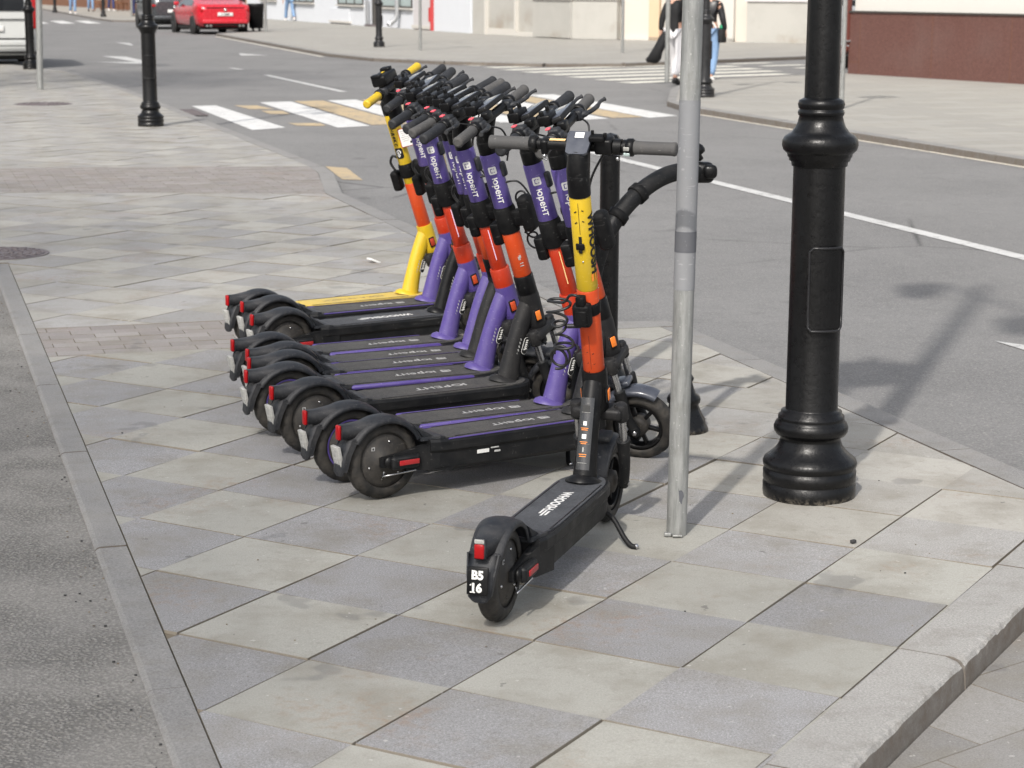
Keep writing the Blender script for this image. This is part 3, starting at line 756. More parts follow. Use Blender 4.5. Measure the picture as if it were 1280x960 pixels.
# ------------------------------------------------------------------ street lamps
LPROF = [(.146, 0), (.148, .012), (.148, .042), (.144, .046), (.144, .052), (.148, .056), (.148, .084), (.143, .088), (.141, .094), (.149, .100), (.150, .110), (.145, .122), (.128, .136), (.112, .150), (.102, .165), (.096, .182), (.094, .196),
         (.110, .200), (.117, .212), (.118, .226), (.112, .240), (.103, .247), (.105, .252), (.104, .262), (.097, .266), (.096, .276), (.084, .280), (.0825, .285), (.0815, .60), (.0805, 1.055)]
LCAP = [(.0805, 1.05), (.086, 1.052), (.088, 1.066), (.094, 1.068), (.096, 1.078), (.100, 1.081), (.101, 1.09), (.104, 1.092), (.114, 1.102), (.118, 1.116), (.117, 1.130), (.111, 1.142), (.100, 1.150), (.090, 1.155), (.087, 1.160), (.078, 1.172), (.071, 1.188), (.067, 1.206),
        (.070, 1.208), (.072, 1.216), (.070, 1.224), (.066, 1.226), (.070, 1.230), (.0725, 1.242), (.069, 1.254), (.060, 1.258), (.0535, 1.262)]
def densify(p, step=.03):
    o = [p[0]]
    for a, b in zip(p, p[1:]):
        n = max(1, int((b[1]-a[1])/step/4)) if b[1] > a[1] else 1
        for i in range(1, n+1): o.append((a[0]+(b[0]-a[0])*i/n, a[1]+(b[1]-a[1])*i/n))
    return o
def make_lamp(mat):
    root = thing('street_lamp', 'x', 'street lamp', group='black cast iron street lamps')
    obj('base_column', MB().lathe(LPROF, mat, 48), root)
    obj('collar', MB().lathe(LCAP, mat, 48), root)
    obj('shaft', MB().lathe([(.0535, 1.26), (.052, 1.6), (.046, 4.4), (.060, 4.42), (.060, 4.5), (.04, 4.55), (.03, 5.0)], mat, 32), root)
    d = MB(); w2, h0, h1 = .050, .545, .805
    # curved access door following the shaft
    ring = []
    for (a, z) in [(-w2+.012, h0), (w2-.012, h0), (w2, h0+.014), (w2, h1-.014), (w2-.012, h1), (-w2+.012, h1), (-w2, h1-.014), (-w2, h0+.014)]: ring.append((a, z))
    def arc(a, z, r): an = a/.082; return (r*math.cos(an), r*math.sin(an), z)
    cols = 9
    for r, q in ((.0965, 1.0), (.0900, .90), (.0985, .80)):
        vs = []; fs = []
        for i in range(cols):
            a = (-w2+2*w2*i/(cols-1))*q; e = .013*(1 if i in (0, cols-1) else 0)
            zc = (h0+h1)/2; hh = (h1-h0)/2*(q if q == 1 else .93)
            for z in (zc-hh+e, zc+hh-e): vs.append(arc(a, z, r)); vs.append(arc(a, z, .076))
        for i in range(cols-1):
            b = i*4; fs += [[b, b+4, b+6, b+2], [b+1, b+5, b+4, b], [b+2, b+6, b+7, b+3]]
        fs += [[0, 2, 3, 1], [(cols-1)*4+1, (cols-1)*4+3, (cols-1)*4+2, (cols-1)*4]]
        d.add(vs, fs, mat)
    rim = []
    for a0_, z0_, a1_, z1_ in ((-w2+.010, h0, w2-.010, h0), (w2-.010, h0, w2, h0+.012), (w2, h0+.012, w2, h1-.012), (w2, h1-.012, w2-.010, h1), (w2-.010, h1, -w2+.010, h1), (-w2+.010, h1, -w2, h1-.012), (-w2, h1-.012, -w2, h0+.012), (-w2, h0+.012, -w2+.010, h0)):
        for k in range(6): t_ = k/6; rim.append(arc(a0_+(a1_-a0_)*t_, z0_+(z1_-z0_)*t_, .0965))
    rim.append(rim[0]); d.tube(rim, .0042, 'lamp_far', 8)
    for z in (h0+.03, h1-.03): d.add(*_sph(.007, arc(.02, z, .092)), mat, True)
    o = obj('access_door', d, root)
    # arms and lanterns (above the picture)
    for s_ in (-1, 1):
        arm = obj('arm', MB().tube([(0, 0, 4.5), (s_*.25, 0, 4.62), (s_*.5, 0, 4.55), (s_*.6, 0, 4.4)], .022, mat, 10), root)
        obj('lantern', MB().lathe([(.02, 4.42), (.12, 4.36), (.15, 4.25), (.10, 3.98), (.03, 3.94)], mat, 8, T=Matrix.Translation((s_*.6, 0, 0)), smooth=False), arm)
    return root
def _sph(r, c, n=8):
    vs = []; fs = []
    for i in range(n//2+1):
        th = math.pi*i/(n//2)
        for k in range(n):
            ph = 2*math.pi*k/n; vs.append((c[0]+r*math.sin(th)*math.cos(ph), c[1]+r*math.sin(th)*math.sin(ph), c[2]+r*math.cos(th)))
    for i in range(n//2):
        for k in range(n):
            k2 = (k+1) % n; fs.append([i*n+k, (i+1)*n+k, (i+1)*n+k2, i*n+k2])
    return vs, fs
lamp = make_lamp('lamp')
lamp.location = (.953, 6.225, 0); lamp.rotation_euler = (0, 0, R(-76))
lamp['label'] = 'large black cast iron lamp post in the right foreground with a bolted access door'
farlamp = None
for (x, y), rz, lab in (((-4.14, 23.02), -80, 'black lamp post at left standing on the paving edge by the drain, second nearest'),
        ((-9.16, 38.45), -60, 'black lamp post at the left edge standing in front of the white van'),
        ((-3.49, 52.85), 30, 'dark lamp post across the street in front of the white shop wall'),
        ((2.80, 29.5), 40, 'dark lamp post beside the jeans walker, half hidden by the metal pole'),
        ((-9.35, 70.4), 0, 'lamp post next to the litter bin behind the red car'),
        ((-25.5, 113.2), 0, 'tiny lamp post near the top left corner beside the van'),
        ((-20.05, 99.5), 0, 'distant lamp post by the cafe chairs at top left')):
    src = lamp if y < 40 and x < 0 else farlamp
    if src is None:
        farlamp = dup(lamp, (x, y, 0), R(rz), lab)
        for ch in farlamp.children:
            ch.data = ch.data.copy(); ch.data.materials[0] = M['lamp_far']
            for g_ in ch.children: g_.data = g_.data.copy(); g_.data.materials[0] = M['lamp_far']
    else: dup(src, (x, y, 0), R(rz), lab)

# ------------------------------------------------------------------ metal sign poles
def pole(x, y, r, h, lab, near=False, lean=0, col='galv', extra=0):
    root = thing('sign_pole', lab, 'pole', (x, y, 0), 0, 'metal sign poles')
    m = MB().tube([(0, 0, 0), (0, 0, .4), (0, 0, h)], r, col, 24 if near else 12)
    if near:
        m.tube([(0, 0, .735), (0, 0, 1.28)], r+.0008, 'galv_band', 24, caps=False)
        m.tube([(0, 0, .845), (0, 0, .905)], r+.0016, 'galv_dark', 24, caps=False)
        # flaked paint patch
        vs = []
        for a, z in [(-95, .155), (-88, .14), (-75, .142), (-62, .135), (-58, .122), (-66, .112), (-70, .098), (-84, .108), (-86, .125)]: vs.append(((r+.0008)*math.cos(R(a)), (r+.0008)*math.sin(R(a)), z))
        m.add(vs, [list(range(len(vs)))], 'galv_dark')
    obj('post', m, root)
    if near:
        obj('anchor_bolt', MB().box((-.028, -.026, .006), (.022, .016, .012), 'galv', .003).box((.0, -.034, .005), (.03, .02, .008), 'galv', .003), root)
    # round traffic sign above the picture
    sgn = MB().lathe([(.0001, 0), (.3, 0), (.305, .006), (.3, .012), (.0001, .012)], 'plate_w', 32, T=Matrix.Translation((0, -.04, h-.35)) @ Matrix.Rotation(math.pi/2, 4, 'X'))
    obj('sign_plate', sgn, root)
    root.rotation_euler = (0, lean, 0)
    return root
pole(.490, 5.745, .030, 3.2, 'tall galvanised pole in the foreground right of the scooter standing alone', True, R(.65))
for x, y, r, lab in ((-7.27, 31.05, .05, 'tilted grey pole at left between the van and the plaza kerb'), (-2.30, 50.3, .038, 'thin pole on the far pavement in front of the red pipe'),
        (2.64, 48.9, .036, 'pale thin pole on the far pavement before the cream doorway'), (2.59, 34.0, .040, 'beige grey pole at the crossing beside the walker in white trousers'),
        (4.37, 26.8, .032, 'light pole right behind the big black lamp post'), (-8.43, 69.2, .05, 'thin pole just right of the litter bin'), (-19.0, 101.3, .06, 'distant thin pole beside the person in dark blue at top left')):
    pole(x, y, r, 3.2, lab, lean=R(1.5) if x == -7.27 else 0)

# ------------------------------------------------------------------ black post-and-rail rack behind the scooters
rack = thing('rail_fence', 'black metal rail with ornate foot and bent tube behind the scooters by the metal pole', 'railing', (.628, 7.16, 0))
obj('post', MB().tube([(0, 0, .2), (0, 0, .95)], .022, 'lamp', 20), rack)
obj('ornate_foot', MB().lathe([(.090, 0), (.092, .010), (.088, .018), (.082, .026), (.080, .040), (.068, .060), (.058, .080), (.054, .100), (.060, .106), (.062, .118), (.058, .130), (.044, .140), (.036, .160), (.030, .182), (.034, .188), (.036, .196), (.030, .206), (.024, .212), (.022, .23)], 'lamp', 32,
    wob=lambda i, k, r, h: .004*math.sin(k*math.pi/2) if .03 < h < .1 else 0), rack)
k_ = MB(); k_.box((.05, 0, .945), (.085, .07, .075), 'lamp', .022, seg=3).box((.075, -.01, .950), (.05, .085, .05), 'lamp', .016, seg=3).box((.0, 0, .945), (.08, .05, .05), 'lamp', .015)
k_.lathe([(.012, .985), (.022, .995), (.014, 1.008), (.026, 1.02), (.026, 1.030), (.018, 1.042), (.002, 1.05)], 'lamp', 16, T=Matrix.Translation((.032, 0, 0)))
obj('finial', k_, rack)
p2 = Vector((.345, 6.93, 0))-Vector((.672, 7.16, 0))
def bez(pts, n=20):
    o = []; pts = [Vector(p) for p in pts]
    for i in range(len(pts)-1):
        p0 = pts[max(i-1, 0)]; p1 = pts[i]; p2_ = pts[i+1]; p3 = pts[min(i+2, len(pts)-1)]
        for k in range(n):
            t = k/n; o.append(.5*((2*p1)+(p2_-p0)*t+(2*p0-5*p1+4*p2_-p3)*t*t+(3*p1-p0-3*p2_+p3)*t**3))
    o.append(pts[-1]); return o
ro = Vector((.628, 7.16, 0))
rail_pts = [Vector(q)-ro for q in ((.66, 7.15, .947), (.58, 7.10, .950), (.50, 7.03, .925), (.42, 6.97, .870), (.35, 6.92, .790), (.30, 6.89, .690), (.26, 6.87, .50), (.24, 6.86, .25), (.24, 6.86, 0))]
rp = bez(rail_pts, 8)
rail = obj('bent_rail', MB().tube(rp, .031, 'darkplastic', 20), rack)
for i in (22, 30):
    d_ = (rp[i+1]-rp[i]).normalized(); obj('rail_joint', MB().tube([rp[i]-d_*.016, rp[i]-d_*.014, rp[i]+d_*.014, rp[i]+d_*.016], [.034, .038, .038, .034], 'matte', 20), rail)
bp = thing('bollard_post', 'slim black post with a knob top standing behind the scooter handlebars', 'post', (.392, 8.06, 0))
obj('post', MB().tube([(0, 0, 0), (0, 0, .93)], .040, 'lamp', 20), bp)
obj('knob', MB().lathe([(.034, .93), (.014, .945), (.014, .955), (.030, .968), (.041, .985), (.041, .995), (.030, 1.012), (.001, 1.02)], 'lamp', 10, smooth=False), bp)
obj('foot', MB().lathe([(.09, 0), (.09, .03), (.06, .06), (.05, .12), (.034, .15)], 'lamp', 24), bp)

# ------------------------------------------------------------------ electric scooters
KR = .34; RHO = math.atan(KR); CR = math.cos(RHO)
SF = Matrix.Translation((.985+KR*.127, 0, 0)) @ Matrix.Rotation(-RHO, 4, 'Y')      # steering frame: z runs up the steering axis
CACHE = {}
def cached(key, fn):
    if key not in CACHE: CACHE[key] = fn().mesh(key if isinstance(key, str) else '_'.join(map(str, key)))
    return CACHE[key]

def tyre_mesh():
    n = 160; prof = []
    for k in range(15):
        a = math.pi*(-.62+1.24*k/14); prof.append((.0985+.0285*math.cos(a), .0275*math.sin(a)))
    prof = [(.088, -.022)]+prof+[(.088, .022)]
    def wob(i, k, r, h):
        if r < .112: return -.0015 if abs(r-.105) < .004 else 0
        ph = (k/n*20+abs(h)*38) % 1
        g_ = .0045 if ph < .17 and abs(h) > .003 and abs(h) < .021 else 0
        return -g_-(.003 if abs(h) < .002 else 0)
    m = MB(); m.lathe(prof, 'tyre', n, axis='y', wob=wob, caps=False); return m
def hub_mesh():
    m = MB()
    m.lathe([(.0001, -.034), (.028, -.034), (.030, -.031), (.046, -.029), (.048, -.026), (.074, -.024), (.078, -.020), (.090, -.020), (.091, -.014), (.091, .014), (.090, .020), (.078, .020), (.074, .024), (.048, .026), (.046, .029), (.030, .031), (.028, .034), (.0001, .034)], 'hub', 56, axis='y')
    for s_ in (-1, 1):
        for k in range(6):
            a = k*math.pi/3+.3; m.add(*_sph(.0045, (.062*math.cos(a), s_*.025, .062*math.sin(a)), 6), 'steel' if k % 2 else 'hub', True)
        m.box((-.045, s_*.0262, .042), (.012, .001, .012), 'white_worn')
    return m
def hub_ring_mesh(): return MB().lathe([(.0800, -.0215), (.0832, -.0235), (.0862, -.0215)], 'purple', 56, axis='y', caps=False).lathe([(.0862, .0215), (.0832, .0235), (.0800, .0215)], 'purple', 56, axis='y', caps=False)
def rim_mesh():
    m = MB().lathe([(.074, -.018), (.077, -.021), (.090, -.021), (.091, 0), (.090, .021), (.077, .021), (.074, .018), (.073, 0), (.074, -.018)], 'black', 48, axis='y', caps=False)
    m.lathe([(.0001, -.030), (.020, -.030), (.034, -.024), (.036, 0), (.034, .024), (.020, .030), (.0001, .030)], 'hub', 32, axis='y')
    for k in range(6):
        a = k*math.pi/3
        m.box((.053, 0, 0), (.046, .018, .013), 'black', .003, T=Matrix.Rotation(a, 4, 'Y'))
    return m
def arc_sweep(m, a0, a1, rad, hw, drop, mat, n=26, cx=0, cz=.127, th=.004, endflare=0):
    """U-shaped mudguard section swept round a wheel"""
    rings = []
    for i in range(n+1):
        t = i/n; a = R(a0+(a1-a0)*t); rr = rad+endflare*max(0, t-.8)*5
        w_ = hw*(1-.10*(2*t-1)**2)
        sec = [(-w_, -drop), (-w_, -drop*.4), (-w_*.86, -.004), (-w_*.45, .0015), (0, .003), (w_*.45, .0015), (w_*.86, -.004), (w_, -drop*.4), (w_, -drop),
               (w_-th, -drop), (w_-th, -drop*.4), (w_*.8, -.004-th), (0, .003-th*1.2), (-w_*.8, -.004-th), (-w_+th, -drop*.4), (-w_+th, -drop)]
        rings.append([(cx+(rr+q)*math.cos(a), y, cz+(rr+q)*math.sin(a)) for y, q in sec])
    m.loft(rings, mat)
def rear_fender_mesh(big):
    m = MB(); arc_sweep(m, 28, 148, .142, .047, .020, 'fender')
    # mudflap from the arch down to the plate
    def ring(x, z, w_, t): return [(x-t, -w_, z), (x+t, -w_*.96, z+.004), (x+t, w_*.96, z+.004), (x-t, w_, z), (x-t*2.2, w_*.5, z-.002), (x-t*2.2, -w_*.5, z-.002)]
    m.loft([ring(-.118, .208, .042, .004), ring(-.136, .178, .038, .005), ring(-.148, .140, .034, .005), ring(-.152, .106, .029, .005), ring(-.149, .094, .020, .004)], 'fender')
    # webs of the flap, hugging the tyre
    for s_ in (-1, 1):
        m.loft([[(-.108, s_*.043, .205), (-.128, s_*.043, .212), (-.128, s_*.039, .212), (-.108, s_*.039, .205)], [(-.128, s_*.037, .160), (-.148, s_*.037, .160), (-.148, s_*.033, .160), (-.128, s_*.033, .160)], [(-.140, s_*.030, .108), (-.154, s_*.030, .108), (-.154, s_*.027, .108), (-.140, s_*.027, .108)]], 'fender', smooth=False)
    # beak that carries the tail lamp
    def bk(x, zc, hw, hh): return [(x, -hw, zc-hh), (x, -hw, zc+hh*.6), (x, -hw*.6, zc+hh), (x, hw*.6, zc+hh), (x, hw, zc+hh*.6), (x, hw, zc-hh)]
    m.loft([bk(-.030, .252, .040, .012), bk(-.080, .238, .032, .019), bk(-.118, .2335, .025, .020), bk(-.150, .2325, .018, .022)][::-1], 'fender')
    # foot joining the deck
    m.loft([[(.118, -.046, .190), (.118, .046, .190), (.118, .046, .178), (.118, -.046, .178)], [(.175, -.070, .194), (.175, .070, .194), (.175, .070, .182), (.175, -.070, .182)], [(.195, -.070, .190), (.195, .070, .190), (.195, .070, .182), (.195, -.070, .182)]], 'fender', smooth=False)
    for s_ in (-1, 1): m.loft([[(.128, s_*.047, .19), (.128, s_*.030, .19), (.10, s_*.030, .235), (.10, s_*.047, .225)], [(.18, s_*.06, .19), (.18, s_*.03, .19), (.16, s_*.03, .193), (.16, s_*.055, .193)]], 'fender', smooth=False)
    return m
def tail_lamp_mesh(big):
    m = MB()
    if big: m.box((-.1525, 0, .231), (.012, .034, .056), 'fender', .005).box((-.158, 0, .225), (.008, .026, .038), 'red_lens', .004).box((-.158, 0, .250), (.006, .026, .012), 'plate', .003)
    else: m.box((-.1545, 0, .231), (.012, .024, .048), 'red_lens', .005)
    return m
def plate_mesh(txt):
    m = MB()
    if txt:
        T = Matrix.Translation((-.168, 0, .152)) @ Matrix.Rotation(R(6), 4, 'Y')
        m.box((0, 0, 0), (.006, .056, .072), 'black', .0028, T=T)
        f = lambda x, y: T @ Vector((-.0036, -x, y))
        for q in (((-.0185, -.0296), (-.0050, -.0296), (-.0050, -.0268), (-.0185, -.0268)), ((-.0190, -.0125), (-.0150, -.0110), (-.0150, -.0070), (-.0190, -.0092))): m.add([f(*p) for p in q], [[0, 1, 2, 3]], 'white')
        m.text('B5', .030, 'white', lambda x, y: f(x, y+.0155), bold=.0014)
        m.text('16', .030, 'white', lambda x, y: f(x, y-.0165), bold=.0014)
    else:
        T = Matrix.Translation((-.158, 0, .152)) @ Matrix.Rotation(R(-12), 4, 'Y')
        m.box((0, 0, 0), (.012, .046, .076), 'plate', .002, T=T)
        for i in range(5):                       # illegible small print blocks
            for q in (-1, 1): m.box((-.0062, q*.007, .024-.012*i), (.0008, .009-.002*(i % 2), .006), 'white_worn', T=T)
    return m

def deck_outline(w0, w1, x0=.14, xe=.86, n=8):
    """half-outline of the deck, rear to nose, in (x, half width)"""
    o = [(x0, w0*.80), (x0+.03, w0*.93), (x0+.09, w0), (.5, w1), (xe-.13, w1)]
    for k in range(1, n+1):
        a = math.pi/2*k/n; o.append((xe-.13+.13*math.sin(a), w1*math.cos(a)**.8 if k < n else .012))
    return o
def deck_mesh(style):
    m = MB(); hw = {'slim': .082}.get(style, .090); rim = 'darkplastic'
    o = deck_outline(hw, hw)
    ztop, zt = .184, .150
    def ring(x, h, ns=0):
        hh = h
        return [(x, -hh*.72, .078), (x, -hh*.90, .092), (x, -hh*.90, .140), (x, -hh, zt), (x, -hh, ztop-.008), (x, -hh+.006, ztop), (x, hh-.006, ztop), (x, hh, ztop-.008), (x, hh, zt), (x, hh*.90, .140), (x, hh*.90, .092), (x, hh*.72, .078)]
    rings = [ring(x, max(h, .016)) for x, h in o]
    # the nose curves upwards underneath
    for i, (x, h) in enumerate(o):
        if x > .74:
            f = (x-.74)/.12; rings[i] = [(q[0], q[1], q[2]+max(0, .135-q[2])*f*.9) for q in rings[i]]
    m.loft(rings, rim, smooth=False)
    return m
def deckpad_mesh(style, mat):
    hw = {'slim': .082}.get(style, .090)-.012; m = MB(); o = [(x, h-.010) for x, h in deck_outline(hw+.012, hw+.012, .200, .845)]
    pts = [(x, -max(h, .004)) for x, h in o]+[(x, max(h, .004)) for x, h in o][::-1]
    m.prism(pts, .183, .1875, mat)
    for s_ in (-1, 1): m.box((.48, s_*(hw-.006), .1882), (.50, .003, .0015), 'black')
    return m
def icon(m, f, s, mat, inner):
    """rounded square badge with a square smile"""
    def rr(h, r, n=5):
        o = []
        for cx, cy, a0 in ((h-r, h-r, 0), (-h+r, h-r, 90), (-h+r, -h+r, 180), (h-r, -h+r, 270)):
            for k in range(n+1): a = R(a0+90*k/n); o.append((cx+r*math.cos(a), cy+r*math.sin(a)))
        return o
    N_ = 12; cuts = []
    for k in range(N_+1):                      # strips across, so the badge can follow a curved tube
        y = (-.5+k/N_)*s; e = max(0, abs(y)-(s*.5-s*.16)); hx = s*.5-(s*.16-math.sqrt(max(0, (s*.16)**2-e*e)) if e > 0 else 0)
        cuts.append((hx, y))
    vs = [f(q*hx, y, 0) for hx, y in cuts for q in (-1, 1)]
    m.add(vs, [[2*k, 2*k+1, 2*k+3, 2*k+2] for k in range(N_)], mat)
    for q in ([(-.26, .12), (-.17, .12), (-.17, .26), (-.26, .26)], [(.17, .12), (.26, .12), (.26, .26), (.17, .26)], [(-.30, -.10), (-.20, -.10), (-.20, .02), (-.30, .02)], [(.20, -.10), (.30, -.10), (.30, .02), (.20, .02)], [(-.26, -.27), (.26, -.27), (.30, -.10), (.20, -.12), (.17, -.18), (-.17, -.18), (-.20, -.12), (-.30, -.10)]):
        m.add([f(x*s, y*s, .0006) for x, y in q], [list(range(len(q)))], inner)
def deckprint_mesh(kind):
    m = MB(); z = .1879
    f = lambda cx, cy=0: (lambda x, y: (cx-x, cy-y, z))
    if kind == 'yurent':
        m.text('юрент', .046, 'white_worn', f(.50), bold=.001, spacing=1.05, xs=1.25)
        icon(m, lambda x, y, e: (.625-x*1.3, -y, z+e), .030, 'white_worn', 'mat_grey')
    elif kind == 'wide': m.text('ЮРЕНТ', .044, 'white_worn', f(.50), bold=.001, spacing=1.5, xs=1.3)
    elif kind == 'whoosh':
        m.text('WHOOSH', .038, 'white', f(.52), bold=.0016, spacing=1.08, xs=1.12)
        for k, (y0, L) in enumerate(((.012, .045), (.002, .060), (-.008, .045))):
            x0 = .405+.008*k; m.add([(x0, -y0, z), (x0-L, -y0, z), (x0-L-.004, -y0+.006, z), (x0-.004, -y0+.006, z)], [[0, 3, 2, 1]], 'white')
    elif kind == 'yandex': m.text('ПОКА, ПРОБКИ', .042, 'yellow_print', f(.48), bold=.001, xs=1.0)
    return m
def trim_mesh(kind, side):
    m = MB(); hw = .090
    for s_ in (side,):
        if kind == 'bold': m.tube([(.215, s_*(hw-.001), .178), (.222, s_*(hw-.001), .178), (.69, s_*(hw-.001), .178), (.70, s_*(hw-.001), .178)], [.004, .0095, .0095, .006], 'purple', 10)
        else: m.tube([(.20, s_*(hw-.006), .1845), (.75, s_*(hw-.006), .1845)], .0028, 'purple', 8)
    return m
def arm_mesh():
    m = MB()
    for s_ in (-1, 1):
        m.loft([[(-.030, s_*.036, .112), (-.030, s_*.048, .112), (-.030, s_*.048, .142), (-.030, s_*.036, .142)], [(.03, s_*.037, .104), (.03, s_*.050, .104), (.03, s_*.050, .150), (.03, s_*.037, .150)],
                [(.12, s_*.038, .086), (.12, s_*.062, .086), (.12, s_*.062, .166), (.12, s_*.038, .166)], [(.22, s_*.038, .080), (.22, s_*.080, .080), (.22, s_*.080, .170), (.22, s_*.038, .170)]], 'darkplastic', smooth=False)
        m.lathe([(.0001, 0), (.018, 0), (.020, .004), (.020, .012), (.0001, .014)], 'black', 20, axis='y', T=Matrix.Translation((0, s_*.047, .127)) @ (Matrix.Rotation(math.pi, 4, 'Z') if s_ < 0 else Matrix.Identity(4)))
        m.tube([(-.02, s_*.052, .098), (-.03, s_*.056, .085), (.02, s_*.058, .088), (.09, s_*.06, .092)], .003, 'steel', 6)
    return m
def axle_cover_mesh(s_): return MB().box((.052, s_*.060, .124), (.104, .026, .044), 'darkplastic', .011, seg=3)
def side_refl_mesh(s_): return MB().box((.060, s_*.0735, .124), (.072, .004, .016), 'red_refl', .0015)
def neck_mesh(mat):
    a = Vector((.775, 0, .168)); b = Vector((.988+KR*.127-KR*.49-.105+.0, 0, .49)); hx = lambda z: .985-KR*(z-.127)
    m = MB(); pts = []; rs = []
    end = Vector((hx(.475)-.002, 0, .475)); 
    for k in range(12):
        t = k/11; p = a.lerp(end, t); p.x -= .010*math.sin(math.pi*t); pts.append(p); rs.append(.0435-.0075*math.sin(math.pi*min(t*1.0, .6))-.002*t)
    m.tube(pts, rs, mat, 28, ell=(1.0, .86))
    m.tube([(.775, 0, .183), (.776, 0, .189), (.778, 0, .194)], [.062, .058, .044], mat, 28, ell=(1.15, .9))
    # head tube
    zs = [.372, .380, .40, .46, .49, .505]; rr = [.030, .035, .036, .0375, .038, .0365]
    m.tube([(hx(z), 0, z) for z in zs], rr, mat, 28)
    # gusset between neck and head
    return m
def neck_refl_mesh(mat, side):
    m = MB(); x = .985-KR*(.425-.127)-.004
    for s_ in (side,):
        T = Matrix.Translation((x, s_*.0365, .425)) @ Matrix.Rotation(-RHO*1.0, 4, 'Y') 
        m.box((0, 0, 0), (.030, .008, .048), 'black', .004, T=T).box((0, s_*.003, 0), (.021, .007, .036), mat, .003, T=T)
    return m
def pill_mesh(side):
    """oval badge on each flank of the neck with a small white bird mark and bars"""
    m = MB(); dx, dz = .085, .30; L = math.hypot(dx, dz)
    for s_ in (side,):
        for (cs, mat, e) in ((1.0, 'white', 0), (.88, 'black_print', .0008)):
            vs = []
            for k in range(20):
                a = 2*math.pi*k/20; u_ = .012*math.cos(a)*cs; v_ = (.020*(1 if math.sin(a) > 0 else -1)*(1 if abs(math.sin(a)) > .01 else 0)+.012*math.sin(a)*cs)
                p = Vector((.832, s_*(.0345+e), .315))+Vector((dx/L, 0, dz/L))*v_+Vector((dz/L, 0, -dx/L))*u_
                p.y -= s_*(u_*u_)*12; vs.append(p)
            m.add(vs, [list(range(20)) if s_ < 0 else list(range(20))[::-1]], mat)
        for v_ in (-.012, -.004, .004, .012, .020):
            p = Vector((.832, s_*.0358, .315))+Vector((dx/L, 0, dz/L))*v_
            m.box((0, 0, 0), (.009 if v_ > -.01 else .013, .0012, .004), 'white', T=Matrix.Translation(p) @ Matrix.Rotation(-.25, 4, 'Y'))
        for k in range(9):                      # illegible small print up the rear edge
            p = Vector((.785, s_*.0300, .235))+Vector((dx/L, 0, dz/L))*(k*.0135)
            m.box((0, 0, 0), (.004, .0012, .0085), 'white_worn', T=Matrix.Translation(p) @ Matrix.Rotation(-.25, 4, 'Y'))
    return m
def info_mesh():
    m = MB(); T = Matrix.Translation((.774, 0, .325)) @ Matrix.Rotation(R(13.5), 4, 'Y')
    vs = []; 
    for z in (-.105, .105):
        for k in range(7):
            a = R(180-36+12*k); vs.append(T @ Vector((.0375*math.cos(a)+.0320, .0345*math.sin(a), z)))
    m.add(vs, [[k, k+1, k+8, k+7] for k in range(6)], 'sticker_dark', True)
    def b(y, z, w_, h, mat): m.box((-.0075+abs(y)*.25, y, z), (.0012, w_, h), mat, T=T)
    b(0, .062, .026, .001, 'plate'); b(0, -.085, .026, .001, 'plate')
    m.box((-.0075, 0, .073), (.0012, .020, .020), 'black_print', T=T @ Matrix.Translation((0, 0, 0)))
    b(0, .030, .010, .012, 'white'); b(0, .016, .022, .002, 'orange_print'); b(0, .011, .018, .002, 'orange_print')
    b(0, -.008, .013, .013, 'white'); b(0, -.024, .022, .002, 'orange_print'); b(0, -.029, .016, .002, 'orange_print'); b(0, -.046, .004, .014, 'plate'); b(0, -.060, .022, .002, 'orange_print'); b(0, -.066, .020, .002, 'orange_print')
    return m
def kickstand_mesh():
    return MB().tube(bez([(.80, -.045, .095), (.79, -.085, .075), (.765, -.125, .030), (.752, -.150, .010), (.750, -.168, .008)], 5), [.008]*20+[.010], 'darkplastic', 10).add(*_sph(.009, (.751, -.166, .009), 8), 'steel', True)

# --- steering group (steering frame: x forward, y left, z up the axis)
def fork_mesh():
    m = MB()
    m.tube([(0, 0, .335), (0, 0, .41)], .022, 'greyneck', 16)
    # crown: bridge with two sockets
    m.box((.012, 0, .382), (.060, .150, .036), 'greyneck', .012, seg=3)
    for s_ in (-1, 1):
        m.tube([(.016, s_*.068, .350), (.016, s_*.068, .356), (.016, s_*.068, .402), (.016, s_*.068, .408)], [.015, .020, .020, .016], 'greyneck', 18)
        m.tube([(.016, s_*.068, .36), (.0185, s_*.0675, .275)], .0125, 'steel', 16)
        m.tube(bez([(.0185, s_*.067, .285), (.0195, s_*.067, .278), (.0205, s_*.066, .25), (.022, s_*.064, .19), (.028, s_*.058, .150), (.0334, s_*.052, .122), (.035, s_*.050, .105)], 3), [.019, .021, .021, .021, .020, .020, .019, .018, .018, .017, .017, .017, .017, .017, .018, .018, .017, .015, .010], 'darkplastic', 16)
        m.lathe([(.0001, 0), (.009, 0), (.009, .006), (.0001, .006)], 'steel', 6, axis='y', T=Matrix.Translation((.0334, s_*.068-.003, .1226)))
    return m
def front_fender_mesh(mat):
    m = MB(); arc_sweep(m, 48, 142, .146, .038, .022, mat, cx=.0334, cz=.1226)
    # raise the arch from behind the crown towards a forward tip
    m.box((.02, 0, .290), (.05, .062, .018), mat, .006)
    return m
def sleeve(z0, z1, r, mat, r2=None, ell=None):
    r2 = r2 or r; return MB().tube([(0, 0, z0), (0, 0, z0+.004), (0, 0, z1-.004), (0, 0, z1)], [r-.002, r, r2, r2-.002], mat, 28, ell=ell)
